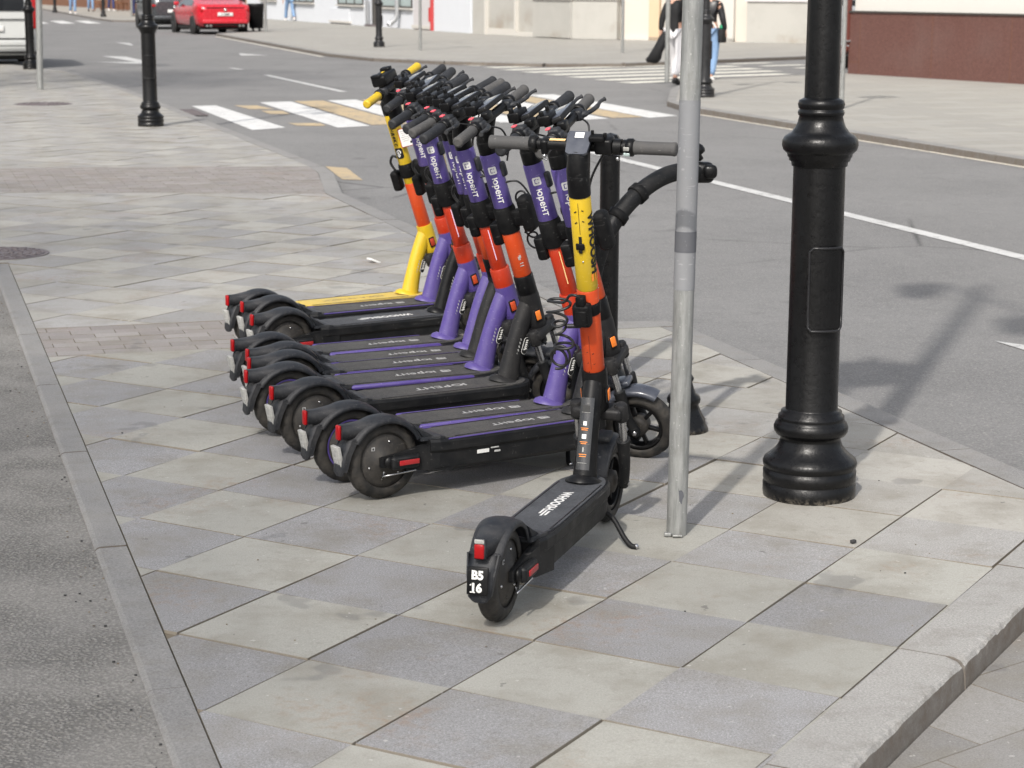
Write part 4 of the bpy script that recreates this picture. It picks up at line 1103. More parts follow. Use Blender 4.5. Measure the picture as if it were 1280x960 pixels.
def stem_text(body, size, mat, ang, r, zc, bold, icon_z=None, xs=1.0, extra=None, align='CENTER'):
    """lettering wrapped on the round stem, reading downwards"""
    m = MB(); ang = R(ang)
    def f(x, y): a = ang+y/r; return ((r+.0012)*math.cos(a), (r+.0012)*math.sin(a), zc-x)
    m.text(body, size, mat, f, bold=bold, spacing=1.02, xs=xs, sub=.0045, align=align)
    if icon_z: icon(m, lambda x, y, e: ((r+.0012+e)*math.cos(ang+y/r), (r+.0012+e)*math.sin(ang+y/r), icon_z-x), .028, 'white', 'purple')
    if extra: extra(m, f)
    return m
BT = 1.210                     # bar height along the axis
def bar_mesh(mat='black'):
    m = MB().tube([(.028, -.15, BT), (.028, .15, BT)], .016, mat, 18)
    m.tube([(-.027, 0, 1.085), (-.026, 0, 1.125), (-.010, 0, 1.170), (.016, 0, 1.212)], [.0315, .0315, .031, .027], mat, 24)
    return m
def grip_mesh(mat, s_):
    a, b = (.150, .272)
    m = MB(); ys = [a, a+.004, a+.02, b-.014, b-.006, b-.002, b]; rs = [.018, .0195, .0185, .0185, .0198, .018, .012]
    m.tube([(.028, s_*y, BT) for y in ys], rs, mat, 22)
    return m
def collar_mesh(mat, s_):
    m = MB()
    m.tube([(.028, s_*y, BT) for y in (.128, .132, .148, .151)], [.020, .025, .025, .021], 'black', 22)
    for k in range(18):
        a = 2*math.pi*k/18; m.box((.028+.0225*math.cos(a), s_*.139, BT+.0225*math.sin(a)), (.004, .012, .004), 'matte')
    return m
def lever_mesh(s_):
    m = MB()
    m.box((.036, s_*.108, BT-.002), (.040, .040, .038), 'fender', .010, seg=3)
    m.tube(bez([(.045, s_*.100, BT-.004), (.075, s_*.120, BT-.002), (.088, s_*.160, BT), (.090, s_*.200, BT+.004), (.098, s_*.222, BT+.004)], 5), [.011]*4+[.008]*8+[.006]*8+[.008], 'fender', 10)
    return m
def controls_mesh(kind):
    m = MB()
    if kind == 'yurent':
        # long display panel reaching to the left grip and a thumb throttle on the right
        T = Matrix.Translation((.004, .030, BT+.030)) @ Matrix.Rotation(R(-12), 4, 'Y')
        m.box((0, 0, 0), (.070, .150, .018), 'darkplastic', .005, T=T).box((0, .0, .0095), (.058, .13, .002), 'blue_grey', .0008, T=T)
        m.box((.0, .045, .0108), (.03, .03, .001), 'plate', T=T)
        m.box((.028, -.108, BT+.016), (.040, .036, .026), 'fender', .009, seg=3)
        m.box((.010, -.112, BT+.030), (.016, .018, .006), 'pinkbtn', .002)
        m.tube(bez([(.03, -.10, BT), (-.005, -.112, BT-.012), (-.02, -.132, BT-.022)], 4), .006, 'fender', 8)
        m.box((-.02, -.02, BT+.040), (.045, .070, .035), 'black', .006).box((-.026, -.045, BT+.062), (.014, .014, .022), 'black', .003).box((-.024, .012, BT+.060), (.012, .014, .026), 'black', .003)
        m.box((.04, -.055, BT+.018), (.03, .04, .03), 'black', .006).box((.011, .004, 1.010), (.022, .026, .055), 'fender', .009, seg=3)
    elif kind == 'whoosh':
        # sloping blue-grey cap over the stem, clamps, buttons
        T = Matrix.Translation((-.004, .0, BT+.016)) @ Matrix.Rotation(R(-32), 4, 'Y')
        rr = [(-.034, -.022), (-.028, -.031), (.034, -.036), (.042, -.031), (.042, .031), (.034, .036), (-.028, .031), (-.034, .022)]
        m.prism(rr, -.004, .005, 'blue_grey', T).box((.028, 0, .0062), (.018, .026, .001), 'white', T=T)
        m.tube([(-.027, 0, 1.10), (-.025, 0, 1.16), (-.006, 0, 1.205)], [.032, .0325, .028], 'black', 24)
        m.box((.024, .068, BT+.0165), (.008, .046, .003), 'strip_warm')
        m.box((.028, .106, BT-.004), (.040, .022, .044), 'black', .007).box((.028, -.066, BT+.004), (.046, .052, .046), 'black', .008)
        m.box((.010, -.052, BT+.032), (.030, .044, .016), 'matte', .004).box((.006, -.076, BT+.042), (.008, .010, .014), 'matte', .002).box((.02, -.036, BT+.044), (.008, .008, .012), 'matte', .002)
        m.tube([(.028, -.094, BT), (.028, -.116, BT)], .0225, 'black', 20).tube([(.028, -.122, BT), (.028, -.146, BT)], .0215, 'black', 20)
        m.box((.010, -.134, BT+.004), (.014, .018, .012), 'plate', .002).box((.008, -.134, BT-.012), (.012, .018, .010), 'glass_pale', .002)
        m.add(*_sph(.006, (.010, -.106, BT-.028), 8), 'steel', True); m.add(*_sph(.006, (.010, .106, BT-.028), 8), 'steel', True)
        m.tube(bez([(.02, .11, BT-.02), (.015, .112, BT-.034), (.01, .10, BT-.040)], 4), .0035, 'steel', 6)
    else:
        m.box((-.004, .0, BT+.038), (.075, .125, .050), 'black', .012, seg=3).box((-.012, -.05, BT+.062), (.05, .030, .018), 'black', .005).box((-.012, .05, BT+.064), (.05, .034, .022), 'black', .006)
        m.box((-.004, 0, BT+.0655), (.012, .016, .003), 'yellow', .001)
        m.tube([(.0, 0, 1.06), (-.006, 0, 1.16), (-.004, 0, 1.22)], [.036, .040, .036], 'black', 16)
        m.box((.028, .095, BT), (.04, .03, .036), 'fender', .008).box((.028, -.1, BT), (.04, .03, .036), 'fender', .008)
    # a run of small clamps and cables in front of the bar
    m.tube(bez([(.05, .09, BT-.01), (.085, .05, BT-.03), (.070, .01, BT-.10), (.040, 0, BT-.15)], 6), .0035, 'cable', 6)
    m.tube(bez([(.05, -.09, BT-.01), (.080, -.05, BT-.04), (.066, -.01, BT-.11), (.038, 0, BT-.17)], 6), .0035, 'cable', 6)
    return m
def pod_mesh(kind):
    m = MB()
    if kind == 'front':          # rounded black locker pod held in front of the stem
        m.box((.092, -.004, .84), (.050, .062, .135), 'matte', .020, seg=4)
        m.box((.050, 0, .825), (.060, .040, .060), 'matte', .008).tube([(0, 0, .775), (0, 0, .80), (0, 0, .86), (0, 0, .875)], [.036, .040, .040, .036], 'matte', 20)
        m.box((-.048, -.004, .775), (.040, .052, .085), 'matte', .012, seg=3)
    elif kind == 'side':
        m.box((.075, -.018, .80), (.038, .050, .105), 'matte', .014, seg=3); m.box((.045, 0, .80), (.04, .03, .03), 'matte', .006)
        m.box((-.062, -.01, .765), (.042, .052, .095), 'matte', .014, seg=3)
        m.tube([(0, 0, .775), (0, 0, .785), (0, 0, .83), (0, 0, .84)], [.034, .037, .037, .034], 'matte', 20)
        m.tube(bez([(-.062, 0, .81), (-.075, 0, .85), (-.055, 0, .88), (-.03, 0, .87)], 5), .006, 'cable', 8)
    else:                        # lock box strapped to the rear of the stem
        T = Matrix.Translation((-.052, .004, .735))
        m.box((0, 0, 0), (.036, .052, .070), 'matte', .009, T=T, seg=3).box((-.004, 0, .046), (.026, .026, .030), 'matte', .004, T=T).box((-.019, 0, -.005), (.004, .038, .050), 'black', .004, T=T)
        m.tube([(0, 0, .715), (0, 0, .72), (0, 0, .75), (0, 0, .755)], [.031, .034, .034, .031], 'matte', 20)
    return m
def cable_mesh(kind):
    m = MB(); pts = []
    if kind == 'coil':           # slack coil hanging beside the lock box (left of the stem)
        start = [(-.060, .004, .785), (-.072, .010, .805), (-.068, .032, .802), (-.060, .055, .775)]
        cz, cy = .70, .080
        for k in range(0, 150):
            t = k/149; a = 2*math.pi*4.6*t
            rr = .026+.010*math.sin(7*t+1)
            pts.append((-.045+.022*math.sin(a), .072+rr*math.cos(a)+.008*math.sin(5*t), .768-.165*t+.010*math.sin(a*.5)))
        m.tube(bez(start+[pts[0]], 4)[:-1]+pts, .0042, 'cable', 8)
        m.tube([(-.055, .010, .70), (-.058, .050, .698)], .007, 'cable', 10)
        p2 = []
        for k in range(60):
            t = k/59; a = 2*math.pi*1.8*t; p2.append((-.060, .070+.026*math.cos(a)+.02*t, .605+.030*math.sin(a)-.02*t))
        m.tube(p2, .0042, 'cable', 8)
    else:
        for k in range(130):
            t = k/129; a = 2*math.pi*5*t; pts.append((.060+.022*math.cos(a), .030+.010*math.sin(3*t), .90-.20*t+.020*math.sin(a)))
        m.tube(pts, .0038, 'cable', 7)
        m.tube(bez([(.03, 0, .96), (.075, .02, .95), (.10, .03, .88), (.085, .02, .80), (.05, .01, .76)], 6), .0036, 'cable', 7)
    return m

def scooter(label, loc, head, lean, steer, v):
    root = thing('electric_scooter', label, 'scooter', (loc[0], loc[1], 0), 0, v.get('group'))
    root.rotation_euler = (R(lean), 0, R(head))
    ID = Matrix.Identity(4)
    deck = obj('deck', cached(('deck', v['deck']), lambda: deck_mesh(v['deck'])), root)
    obj('foot_mat', cached(('pad', v['deck'], v['mat']), lambda: deckpad_mesh(v['deck'], v['mat'])), deck)
    obj('deck_lettering', cached(('dp', v['print']), lambda: deckprint_mesh(v['print'])), deck)
    for s_ in ((-1, 1) if v.get('trim') else ()): obj('side_trim', cached(('trim', v['trim'], s_), lambda: trim_mesh(v['trim'], s_)), deck)
    if v.get('decktop'): obj('deck_cover', cached(('dt', v['decktop']), lambda: MB().prism([(.18, -.083), (.74, -.088), (.80, -.075), (.85, -.035), (.86, 0), (.85, .035), (.80, .075), (.74, .088), (.18, .083)], .176, .1835, v['decktop'])), deck)
    if v.get('sidelabel'): obj('side_label', cached('sl', lambda: MB().box((.33, -.0835, .128), (.045, .002, .012), 'white').box((.385, -.0835, .122), (.022, .002, .006), 'white_worn').box((.375, -.0835, .135), (.03, .002, .004), 'white_worn')), deck)
    arm = obj('swing_arm', cached('arm', arm_mesh), root)
    for s_ in (-1, 1): obj('axle_cover', cached(('axc', s_), lambda: axle_cover_mesh(s_)), arm); obj('red_reflector', cached(('srf', s_), lambda: side_refl_mesh(s_)), arm)
    rw = obj('rear_wheel', cached('hub', hub_mesh), root, Matrix.Translation((0, 0, .127)))
    obj('tyre', cached('tyre', tyre_mesh), rw)
    if v.get('ring'): obj('hub_ring', cached('hring', hub_ring_mesh), rw)
    rf = obj('rear_fender', cached('rfender', lambda: rear_fender_mesh(False)), root)
    obj('tail_lamp', cached(('tl', bool(v.get('plate'))), lambda: tail_lamp_mesh(bool(v.get('plate')))), rf)
    obj('number_plate', cached(('pl', v.get('plate')), lambda: plate_mesh(v.get('plate'))), rf)
    nk = obj('neck', cached(('neck', v['neck']), lambda: neck_mesh(v['neck'])), root)
    for s_ in (-1, 1): obj('side_reflector', cached(('nrf', v['refl'], s_), lambda: neck_refl_mesh(v['refl'], s_)), nk)
    if v.get('info'): obj('info_sticker', cached('info', info_mesh), nk)
    else:
        for s_ in (-1, 1): obj('neck_badge', cached(('pill', s_), lambda: pill_mesh(s_)), nk)
    obj('kickstand', cached('ks', kickstand_mesh), root)
    S = SF @ Matrix.Rotation(R(steer), 4, 'Z')
    fk = obj('fork', cached('fork', fork_mesh), root, S)
    ff = obj('front_fender', cached(('ff', v.get('ffmat', 'fender')), lambda: front_fender_mesh(v.get('ffmat', 'fender'))), root, S)
    fw = obj('front_wheel', cached('rim', rim_mesh), root, S @ Matrix.Translation((.0334, 0, .1226)) @ Matrix.Rotation(.4, 4, 'Y'))
    obj('tyre', CACHE['tyre'], fw)
    st = None
    for k, (z0, z1, r, mat) in enumerate(v['stem']):
        s_ = obj('stem' if k == 0 else 'stem_sleeve', cached(('st', z0, z1, r, mat), lambda: sleeve(z0, z1, r, mat)), st or root, S if st is None else None)
        if st is None: st = s_
    if v.get('strip'):
        def strip():
            m = MB(); r, z0, z1, a = v['strip'][:4]; 
            m.add([((r+.0008)*math.cos(R(a+q)), (r+.0008)*math.sin(R(a+q)), z) for z in (z0, z1) for q in (-3, 0, 3)], [[0, 1, 4, 3], [1, 2, 5, 4]], v['strip'][4]); return m
        obj('reflective_strip', cached(('strip',)+tuple(v['strip']), strip), st)
    for t in v['text']:
        obj('lettering', cached(('txt',)+t, lambda: TEXTS[t[0]](*t[1:])), st)
    hb = obj('handlebar', cached('bar', bar_mesh), root, S @ Matrix.Translation((.027, 0, 0)))
    for s_ in (-1, 1):
        obj('grip', cached(('grip', v['grips'], s_), lambda: grip_mesh(v['grips'], s_)), hb)
        obj('bar_collar', cached(('bc', s_), lambda: collar_mesh('black', s_)), hb)
    if v['controls'] != 'whoosh': obj('brake_lever', cached('lv1', lambda: lever_mesh(1)), hb)
    if v['controls'] == 'yurent' and v.get('levers', 1): obj('brake_lever', cached('lv2', lambda: lever_mesh(-1)), hb)
    obj('controls', cached(('ctl', v['controls']), lambda: controls_mesh(v['controls'])), hb)
    pd = obj('lock_box', cached(('pod', v['pod']), lambda: pod_mesh(v['pod'])), root, S)
    if v.get('cable'): obj('cable', cached(('cb', v['cable']), lambda: cable_mesh(v['cable'])), pd)
    if v.get('flyer'):
        def fl():
            m = MB(); T = Matrix.Translation(v['flyer'][:3]) @ Matrix.Rotation(R(v['flyer'][3]), 4, 'Z') @ Matrix.Rotation(R(8), 4, 'Y')
            m.box((0, 0, 0), (.003, .066, .086), 'red_refl', T=T).box((-.0018, 0, 0), (.002, .060, .080), 'white', T=T)
            for k in range(6): m.box((-.0030, .004, .030-.009*k), (.0006, .040-.006*(k % 3), .002), 'white_worn', T=T)
            m.box((-.0030, -.016, -.026), (.0006, .010, .010), 'black_print', T=T); return m
        obj('notice_card', cached(('fl',)+tuple(v['flyer']), fl), st)
    return root
def _t_yurent(r): return stem_text('юрент', .036, 'white', -66, r, .942, .0005, icon_z=1.018, xs=.96)
def _t_whoosh(r, ang, zc):
    def ex(m, f):
        for k in range(3):
            y0 = -.016+.012*k; m.add([f(.095, y0), f(.118, y0), f(.118, y0+.007), f(.095, y0+.007)], [[0, 1, 2, 3]], 'orange_print')
    return stem_text('WHOOSH', .036, 'black_print', ang, r, zc, .0018, extra=ex, xs=1.12)
def _t_yandex(r):
    def ex(m, f):
        N_ = 12; vs = []
        for k in range(N_+1):
            y = -.019+.038*k/N_; e = max(0, abs(y)-.009); hx = .026-(.010-math.sqrt(max(0, .010**2-e*e)))
            for q in (-1, 1): vs.append(f(.088+q*hx, y))
        m.add(vs, [[2*k, 2*k+1, 2*k+3, 2*k+2] for k in range(N_)], 'black_print')
        fb = lambda x, y: Vector(f(x+.088, y))*1.0+Vector((0, 0, 0))
        m.text('Go', .027, 'white', lambda x, y: (Vector(f(x+.088, y)).x*1.02, Vector(f(x+.088, y)).y*1.02, Vector(f(x+.088, y)).z), bold=.0012, sub=.0045)
    return stem_text('Яндекс', .031, 'black_print', -88, r, .985, .0008, extra=ex)
def _t_marks(r, ang, zc): 
    m = MB()
    for k, (q, dz, w_, h) in enumerate(((0, 0, .004, .018), (7, .004, .004, .010), (-7, -.002, .003, .012), (4, -.022, .012, .003), (2, -.032, .014, .003))):
        a = R(ang+q); m.box((0, 0, 0), (.001, w_, h), 'white_worn', T=Matrix.Translation((r*math.cos(a), r*math.sin(a), zc+dz)) @ Matrix.Rotation(a, 4, 'Z'))
    return m
def _t_creases(r):
    m = MB()
    def mk(a, z, w_, h, mat, rot=0): a = R(a); m.box((0, 0, 0), (.0012, w_, h), mat, T=Matrix.Translation((r*math.cos(a), r*math.sin(a), z)) @ Matrix.Rotation(a, 4, 'Z') @ Matrix.Rotation(rot, 4, 'X'))
    mk(184, 1.025, .0012, .095, 'black_print')
    for z in (1.045, 1.012): mk(166, z, .008, .0035, 'black_print', .6); mk(205, z+.004, .006, .003, 'black_print', -.5)
    mk(182, .955, .009, .030, 'black_print'); m.box((0, 0, 0), (.006, .026, .020), 'matte', .003, T=Matrix.Translation((-r-.002, .000, .940)))
    m.box((0, 0, 0), (.006, .012, .012), 'matte', .003, T=Matrix.Translation((-r-.002, .000, .925)))
    m.add(*_sph(.0032, (-r*.99, -.004, .892), 6), 'steel', True)
    mk(184, .60, .0012, .11, 'black_print')
    for a, z in ((168, .60), (200, .596), (168, .565), (204, .562), (170, .535)): mk(a, z, .006, .003, 'black_print', .5)
    return m
TEXTS = {'yurent': _t_yurent, 'whoosh': _t_whoosh, 'yandex': _t_yandex, 'marks': _t_marks, 'creases': _t_creases}

# stems are lists of (start, end, radius, paint) along the steering axis
PURPLE_STEM = [(.500, .60, .037, 'red_orange'), (.60, .80, .0305, 'red_orange'), (.79, .875, .033, 'matte'), (.855, 1.075, .0345, 'purple'), (1.075, 1.125, .0325, 'black')]
DARK_STEM = [(.505, .605, .0365, 'black'), (.605, .80, .0335, 'orange'), (.79, .875, .034, 'matte'), (.855, 1.075, .0345, 'purple'), (1.075, 1.125, .0325, 'black')]
GRP = 'row of parked rental scooters'
Y1 = dict(group=GRP, deck='wide', mat='mat_grey', print='yurent', trim='bold', neck='purple', refl='orange', stem=PURPLE_STEM, strip=(.0308, .64, .76, -52, 'strip'),
          text=[('yurent', .0345)], grips='grip_dark', controls='yurent', pod='front', cable=None)
Y2 = dict(Y1, neck='greyneck', refl='amber', trim=None, print='wide', stem=DARK_STEM, strip=None, text=[('yurent', .0345), ('marks', .0338, -50, .68)], grips='grip_grey')
A_ = dict(group=GRP, deck='slim', mat='mat_dark', print='whoosh', neck='black', refl='amber', info=True, plate='B5 16', grips='grip_grey', controls='whoosh', pod='rear', cable='coil', ffmat='fender',
          stem=[(.505, .795, .0315, 'orange'), (.795, 1.085, .0305, 'yellow'), (1.085, 1.15, .0320, 'black')], text=[('whoosh', .0305, -104, .945), ('creases', .0308)])
I_ = dict(A_, plate=None, info=None, cable=None, pod='side', text=[('whoosh', .0305, -62, .955)], grips='grip_dark', controls='yurent', stem=[(.505, .72, .0315, 'orange'), (.72, 1.085, .0305, 'yellow'), (1.085, 1.15, .0320, 'black')])
K_ = dict(group=GRP, deck='wide', mat='mat_yellow', print='yandex', neck='yellow', refl='red_orange', decktop='yellow', grips='yellow', controls='yandex', pod='side', cable=None,
          stem=[(.505, .745, .0315, 'orange'), (.745, 1.08, .0300, 'yellow'), (1.08, 1.14, .0325, 'black')], text=[('yandex', .0300)], flyer=(.055, -.016, .965, 114))
SC = [
 ('black scooter with yellow and orange stem standing alone in front, rear plate marked B5 16', (-.032, 4.920), 71.8, .4, -.7, A_),
 ('dark necked scooter nearest in the row, thin purple line along its grey deck', (-.413, 6.163), 34.0, .4, -54.3, dict(Y2, trim='thin', print='yurent', sidelabel=1, grips='grip_grey', ffmat='blue_grey', levers=1)),
 ('purple necked scooter second in the row with a black coiled cable before its neck', (-.535, 6.376), 29.7, 1.0, -57.8, dict(Y1, ring=1, grips='grip_dark', cable='loose', strip=(.0308, .64, .76, -52, 'strip_warm'))),
 ('charcoal necked scooter third in the row with spaced white letters on its wide deck', (-.692, 6.775), 30.3, 2.0, -57.6, dict(Y2, grips='grip_grey', cable='loose')),
 ('purple necked scooter fourth in the row with a purple ring in its rear wheel', (-.814, 7.063), 26.0, 3.2, -61.1, dict(Y1, ring=1, cable='loose')),
 ('dark necked scooter squeezed fifth in the row between two purple necked ones', (-.833, 7.302), 27.0, 2.0, -67, dict(Y2, trim='thin', print='yurent', grips='grip_grey')),
 ('purple necked scooter sixth in the row with only a thin purple deck edge showing', (-.861, 7.474), 26.7, 1.4, -66.4, dict(Y1, pod='side', cable='loose')),
 ('purple necked scooter seventh in the row, beside the gap before the last three', (-.948, 7.684), 28.8, 1.6, -61.5, dict(Y1, pod='front', strip=(.0308, .64, .76, -52, 'strip'))),
 ('black scooter with a yellow lettered stem just behind the gap in the row', (-.962, 8.300), 34.0, 3.5, -52, I_),
 ('purple necked scooter standing directly beside the yellow one', (-1.042, 8.634), 31.9, 2.1, -58.8, dict(Y1, trim='thin', pod='side')),
 ('bright yellow scooter with yellow deck, neck and grips, farthest in the row', (-1.129, 8.809), 33.5, .4, -58, K_),
]
for lab, loc, hd, ln, stq, v in SC: scooter(lab, loc, hd, ln, stq, v)

# ------------------------------------------------------------------ buildings across the street
def facade_frame(a, b):
    """matrix: x runs along the wall from a to b, y points out of the wall towards the street, z up"""
    a, b = Vector((*a, 0)), Vector((*b, 0)); d = (b-a).normalized(); n = Vector((d.y, -d.x, 0))
    Mx = Matrix(((d.x, n.x, 0, a.x), (d.y, n.y, 0, a.y), (0, 0, 1, 0), (0, 0, 0, 1))); return Mx, (b-a).length
def building(name, label, a, b, h, depth, wall, cat='building'):
    T, L = facade_frame(a, b)
    root = bpy.data.objects.new(name, None); sc.collection.objects.link(root); root.matrix_world = T; tag(root, label, cat)
    obj('wall', MB().box((L/2, -depth/2, h/2-.1), (L, depth, h+.2), wall), root)
    return root, L
def window(root, x, z, w_, h, glass='glass_pale', frame='frame_dark', mull=1):
    m = MB()
    for s_ in (-1, 1): m.box((x+s_*(w_/2), .02, z+h/2), (.07, .06, h+.07), frame)
    for zz in (z, z+h): m.box((x, .022, zz), (w_+.07, .064, .07), frame)
    for k in range(mull): m.box((x-w_/2+w_*(k+1)/(mull+1), .018, z+h/2), (.05, .05, h), frame)
    f = obj('window', m, root)
    obj('pane', MB().box((x, .004, z+h/2), (w_, .01, h), glass), f)
    obj('sill', MB().box((x, .06, z-.06), (w_+.2, .14, .05), 'wall_trim'), f)
    return f
# white shop: starts far up the street, ends at the stone building
sw, L = building('shop_building', 'white painted shop building with pale display windows behind the thin pole', (-12.95, 99.0), (-1.36, 68.15), 7.5, 9, 'wall_white')
def sx(u): return (99.0-68.15)/.936*0+u
# positions along the wall from its near end (x = L) backwards
for x, z, w_, h, mu in ((L-2.4-6.2, .78, 4.0, 2.2, 1), (L-14.7, .82, 3.6, 2.0, 2), (L-22.2, .85, 3.6, 2.0, 2), (L-28.5, .9, 3.0, 2.0, 1)): window(sw, x, z, w_, h, mull=mu)
for k in range(6): window(sw, L-2.5-5*k, 4.6, 1.4, 1.8)
obj('door_frame', MB().box((L-11.3, .05, 1.2), (.25, .10, 2.4), 'frame_dark').box((L-12.3, .05, .55), (.10, .08, 1.1), 'tin').box((L-12.0, .12, .5), (.12, .10, 1.0), 'tin').box((L-11.6, .10, .04), (.9, .25, .08), 'ironcover'), sw)
obj('wall_panel', MB().box((L-16.2, .04, .38), (2.9, .06, .50), 'wall_white').box((L-16.2, .05, .10), (3.1, .10, .08), 'wall_trim'), sw)
obj('wall_panel', MB().box((L-2.0, .03, 1.5), (3.9, .05, 3.2), 'wall_white'), sw)
obj('wall_panel', MB().box((L-5.2, .03, 1.5), (2.2, .05, 3.0), 'wall_pinkish').box((L-5.2, .06, .1), (2.3, .1, .12), 'wall_trim'), sw)
obj('red_pipe', MB().box((L-4.05, .09, 1.8), (.14, .10, 3.6), 'red_pipe').box((L-4.12, .12, .55), (.16, .12, .5), 'red_pipe'), sw)
obj('downpipe', MB().tube([(L-8.0, .14, 7), (L-8.0, .14, .55), (L-8.03, .22, .32), (L-8.1, .42, .16)], .10, 'tin', 14).tube([(L-8.08, .38, .18), (L-8.10, .44, .14)], .12, 'wall_white', 14).add(*_sph(.08, (L-8.1, .44, .145), 8), 'tarmac_dark'), sw)
# beige stone building at the corner
bb, L = building('stone_building', 'beige stone corner building with stained plinth behind the scooters', (-1.36, 68.1), (2.15, 61.3), 9, 8, 'wall_beige')
for x_ in (1.15, 3.3): obj('pilaster', MB().box((x_, .06, 1.3), (.10, .12, 2.6), 'wall_trim'), bb)
obj('string_course', MB().box((3.8, .05, 1.62), (7.5, .10, .12), 'wall_trim').box((2.2, .03, .10), (2.0, .06, .2), 'wall_trim'), bb)
obj('plinth', MB().box((6.35, .22, .6), (2.4, .44, 1.15), 'wall_beige').box((6.35, .24, 1.2), (2.5, .52, .08), 'wall_trim').box((4.2, .10, .06), (1.6, .2, .12), 'wall_trim'), bb)
cb, L = building('plaster_building', 'cream plaster house front with a white door and dark grille across the side street', (2.15, 61.3), (11.5, 55.6), 9, 8, 'wall_cream')
obj('plinth', MB().box((.45, .10, .6), (1.6, .3, 1.18), 'wall_beige').box((.45, .12, 1.21), (1.7, .38, .08), 'wall_trim').box((3.2, .06, .05), (3.6, .12, .1), 'wall_trim'), cb)
obj('pilaster', MB().box((2.42, .06, 2), (.34, .12, 4), 'wall_tan'), cb); obj('pilaster', MB().box((4.75, .06, 2), (.5, .12, 4), 'wall_trim'), cb)
d_ = obj('door', MB().box((3.35, .04, 1.1), (1.1, .08, 2.2), 'wall_white').box((3.90, .05, 1.1), (.06, .12, 2.3), 'wall_trim').box((2.80, .05, 1.1), (.06, .12, 2.3), 'wall_trim'), cb)
gr = MB().box((3.35, .09, 1.40), (.50, .02, 1.5), 'glass_dark')
for k in range(4): gr.box((3.16+.12*k, .105, 1.40), (.02, .02, 1.5), 'frame_dark')
for k in range(5): gr.box((3.35, .11, .8+.3*k), (.48, .015, .02), 'frame_dark')
obj('door_glass', gr, d_)
obj('plinth', MB().box((7.8, .15, .58), (4.6, .30, 1.16), 'wall_beige').box((7.8, .17, 1.18), (4.7, .36, .06), 'wall_pinkish'), cb)
for k in range(3): window(cb, 1.2+3.2*k, 3.2, 1.2, 1.9)
# red granite corner building on the right
gb, L = building('corner_building', 'cream building with red granite plinth at the upper right corner', (6.33, 37.65), (15.1, 22.6), 8, 12, 'wall_offwhite')
g = MB().box((L/2+.0, .05, .55), (L+.06, .10, 1.14), 'granite_red')
obj('granite_plinth', g, gb)
j = MB()
for k in range(9): j.box((.28+1.95*k, .101, .56), (.006, .003, 1.12), 'brown_wood')
j.box((.14, .101, .22), (.28, .003, .008), 'brown_wood')
obj('plinth_joint', j, gb)
obj('plinth_cap', MB().box((L/2, .06, 1.135), (L+.1, .14, .03), 'frame_dark'), gb)
dp = obj('downpipe', MB().tube([(-.10, .10, 6), (-.10, .10, .62), (-.10, .10, .52)], .085, 'brown_pipe', 14).tube([(-.10, .10, .50), (-.13, .18, .38), (-.22, .30, .26)], .088, 'brown_pipe', 14), gb)
obj('pipe_mouth', MB().add(*_sph(.075, (-.228, .31, .25), 10), 'rust'), dp)
obj('pipe_bracket', MB().box((-.10, .10, .60), (.24, .22, .03), 'tin'), dp)
for k in range(4): window(gb, 2.5+4*k, 2.2, 1.5, 2.4)
# house fronts at the far left end of the street
fb, L = building('brown_house', 'dark brown shop front with a wooden terrace far away at top left', (-42, 172), (-13.0, 99.1), 9, 9, 'wall_tan')
obj('shop_front', MB().box((L/2, .1, 1.2), (L, .2, 2.4), 'brown_wood'), fb)
for k in range(12): window(fb, 3+6*k, .9, 3.5, 1.9, 'glass_dark')
lb, L = building('left_house', 'pale house behind the white van at the left edge', (-16.5, 30), (-42, 112), 9, 9, 'wall_cream')
for k in range(12): window(lb, 4+6*k, 1.0, 2.0, 1.9, 'glass_dark')

# ------------------------------------------------------------------ vehicles
def wheel_obj(root, x, y, r, wd=.22):
    s_ = 1 if y > 0 else -1
    w_ = obj('wheel', MB().lathe([(r*.62, -wd/2), (r*.92, -wd/2), (r, -wd/2+.03), (r, wd/2-.03), (r*.92, wd/2), (r*.62, wd/2)], 'rubber', 32, axis='y'), root, Matrix.Translation((x, y, r)))
    m = MB().lathe([(.0001, .0), (r*.18, .0), (r*.2, -.02), (r*.55, -.05), (r*.64, 0), (r*.64, -.08), (.0001, -.08)], 'alloy', 28, axis='y', T=Matrix.Translation((0, s_*(wd/2-.0), 0)) @ (Matrix.Identity(4) if s_ > 0 else Matrix.Rotation(math.pi, 4, 'Z')))
    for k in range(5): m.box((r*.40, s_*(wd/2-.02), 0), (r*.5, .03, .045), 'alloy', T=Matrix.Rotation(k*2*math.pi/5, 4, 'Y'))
    obj('rim', m, w_)
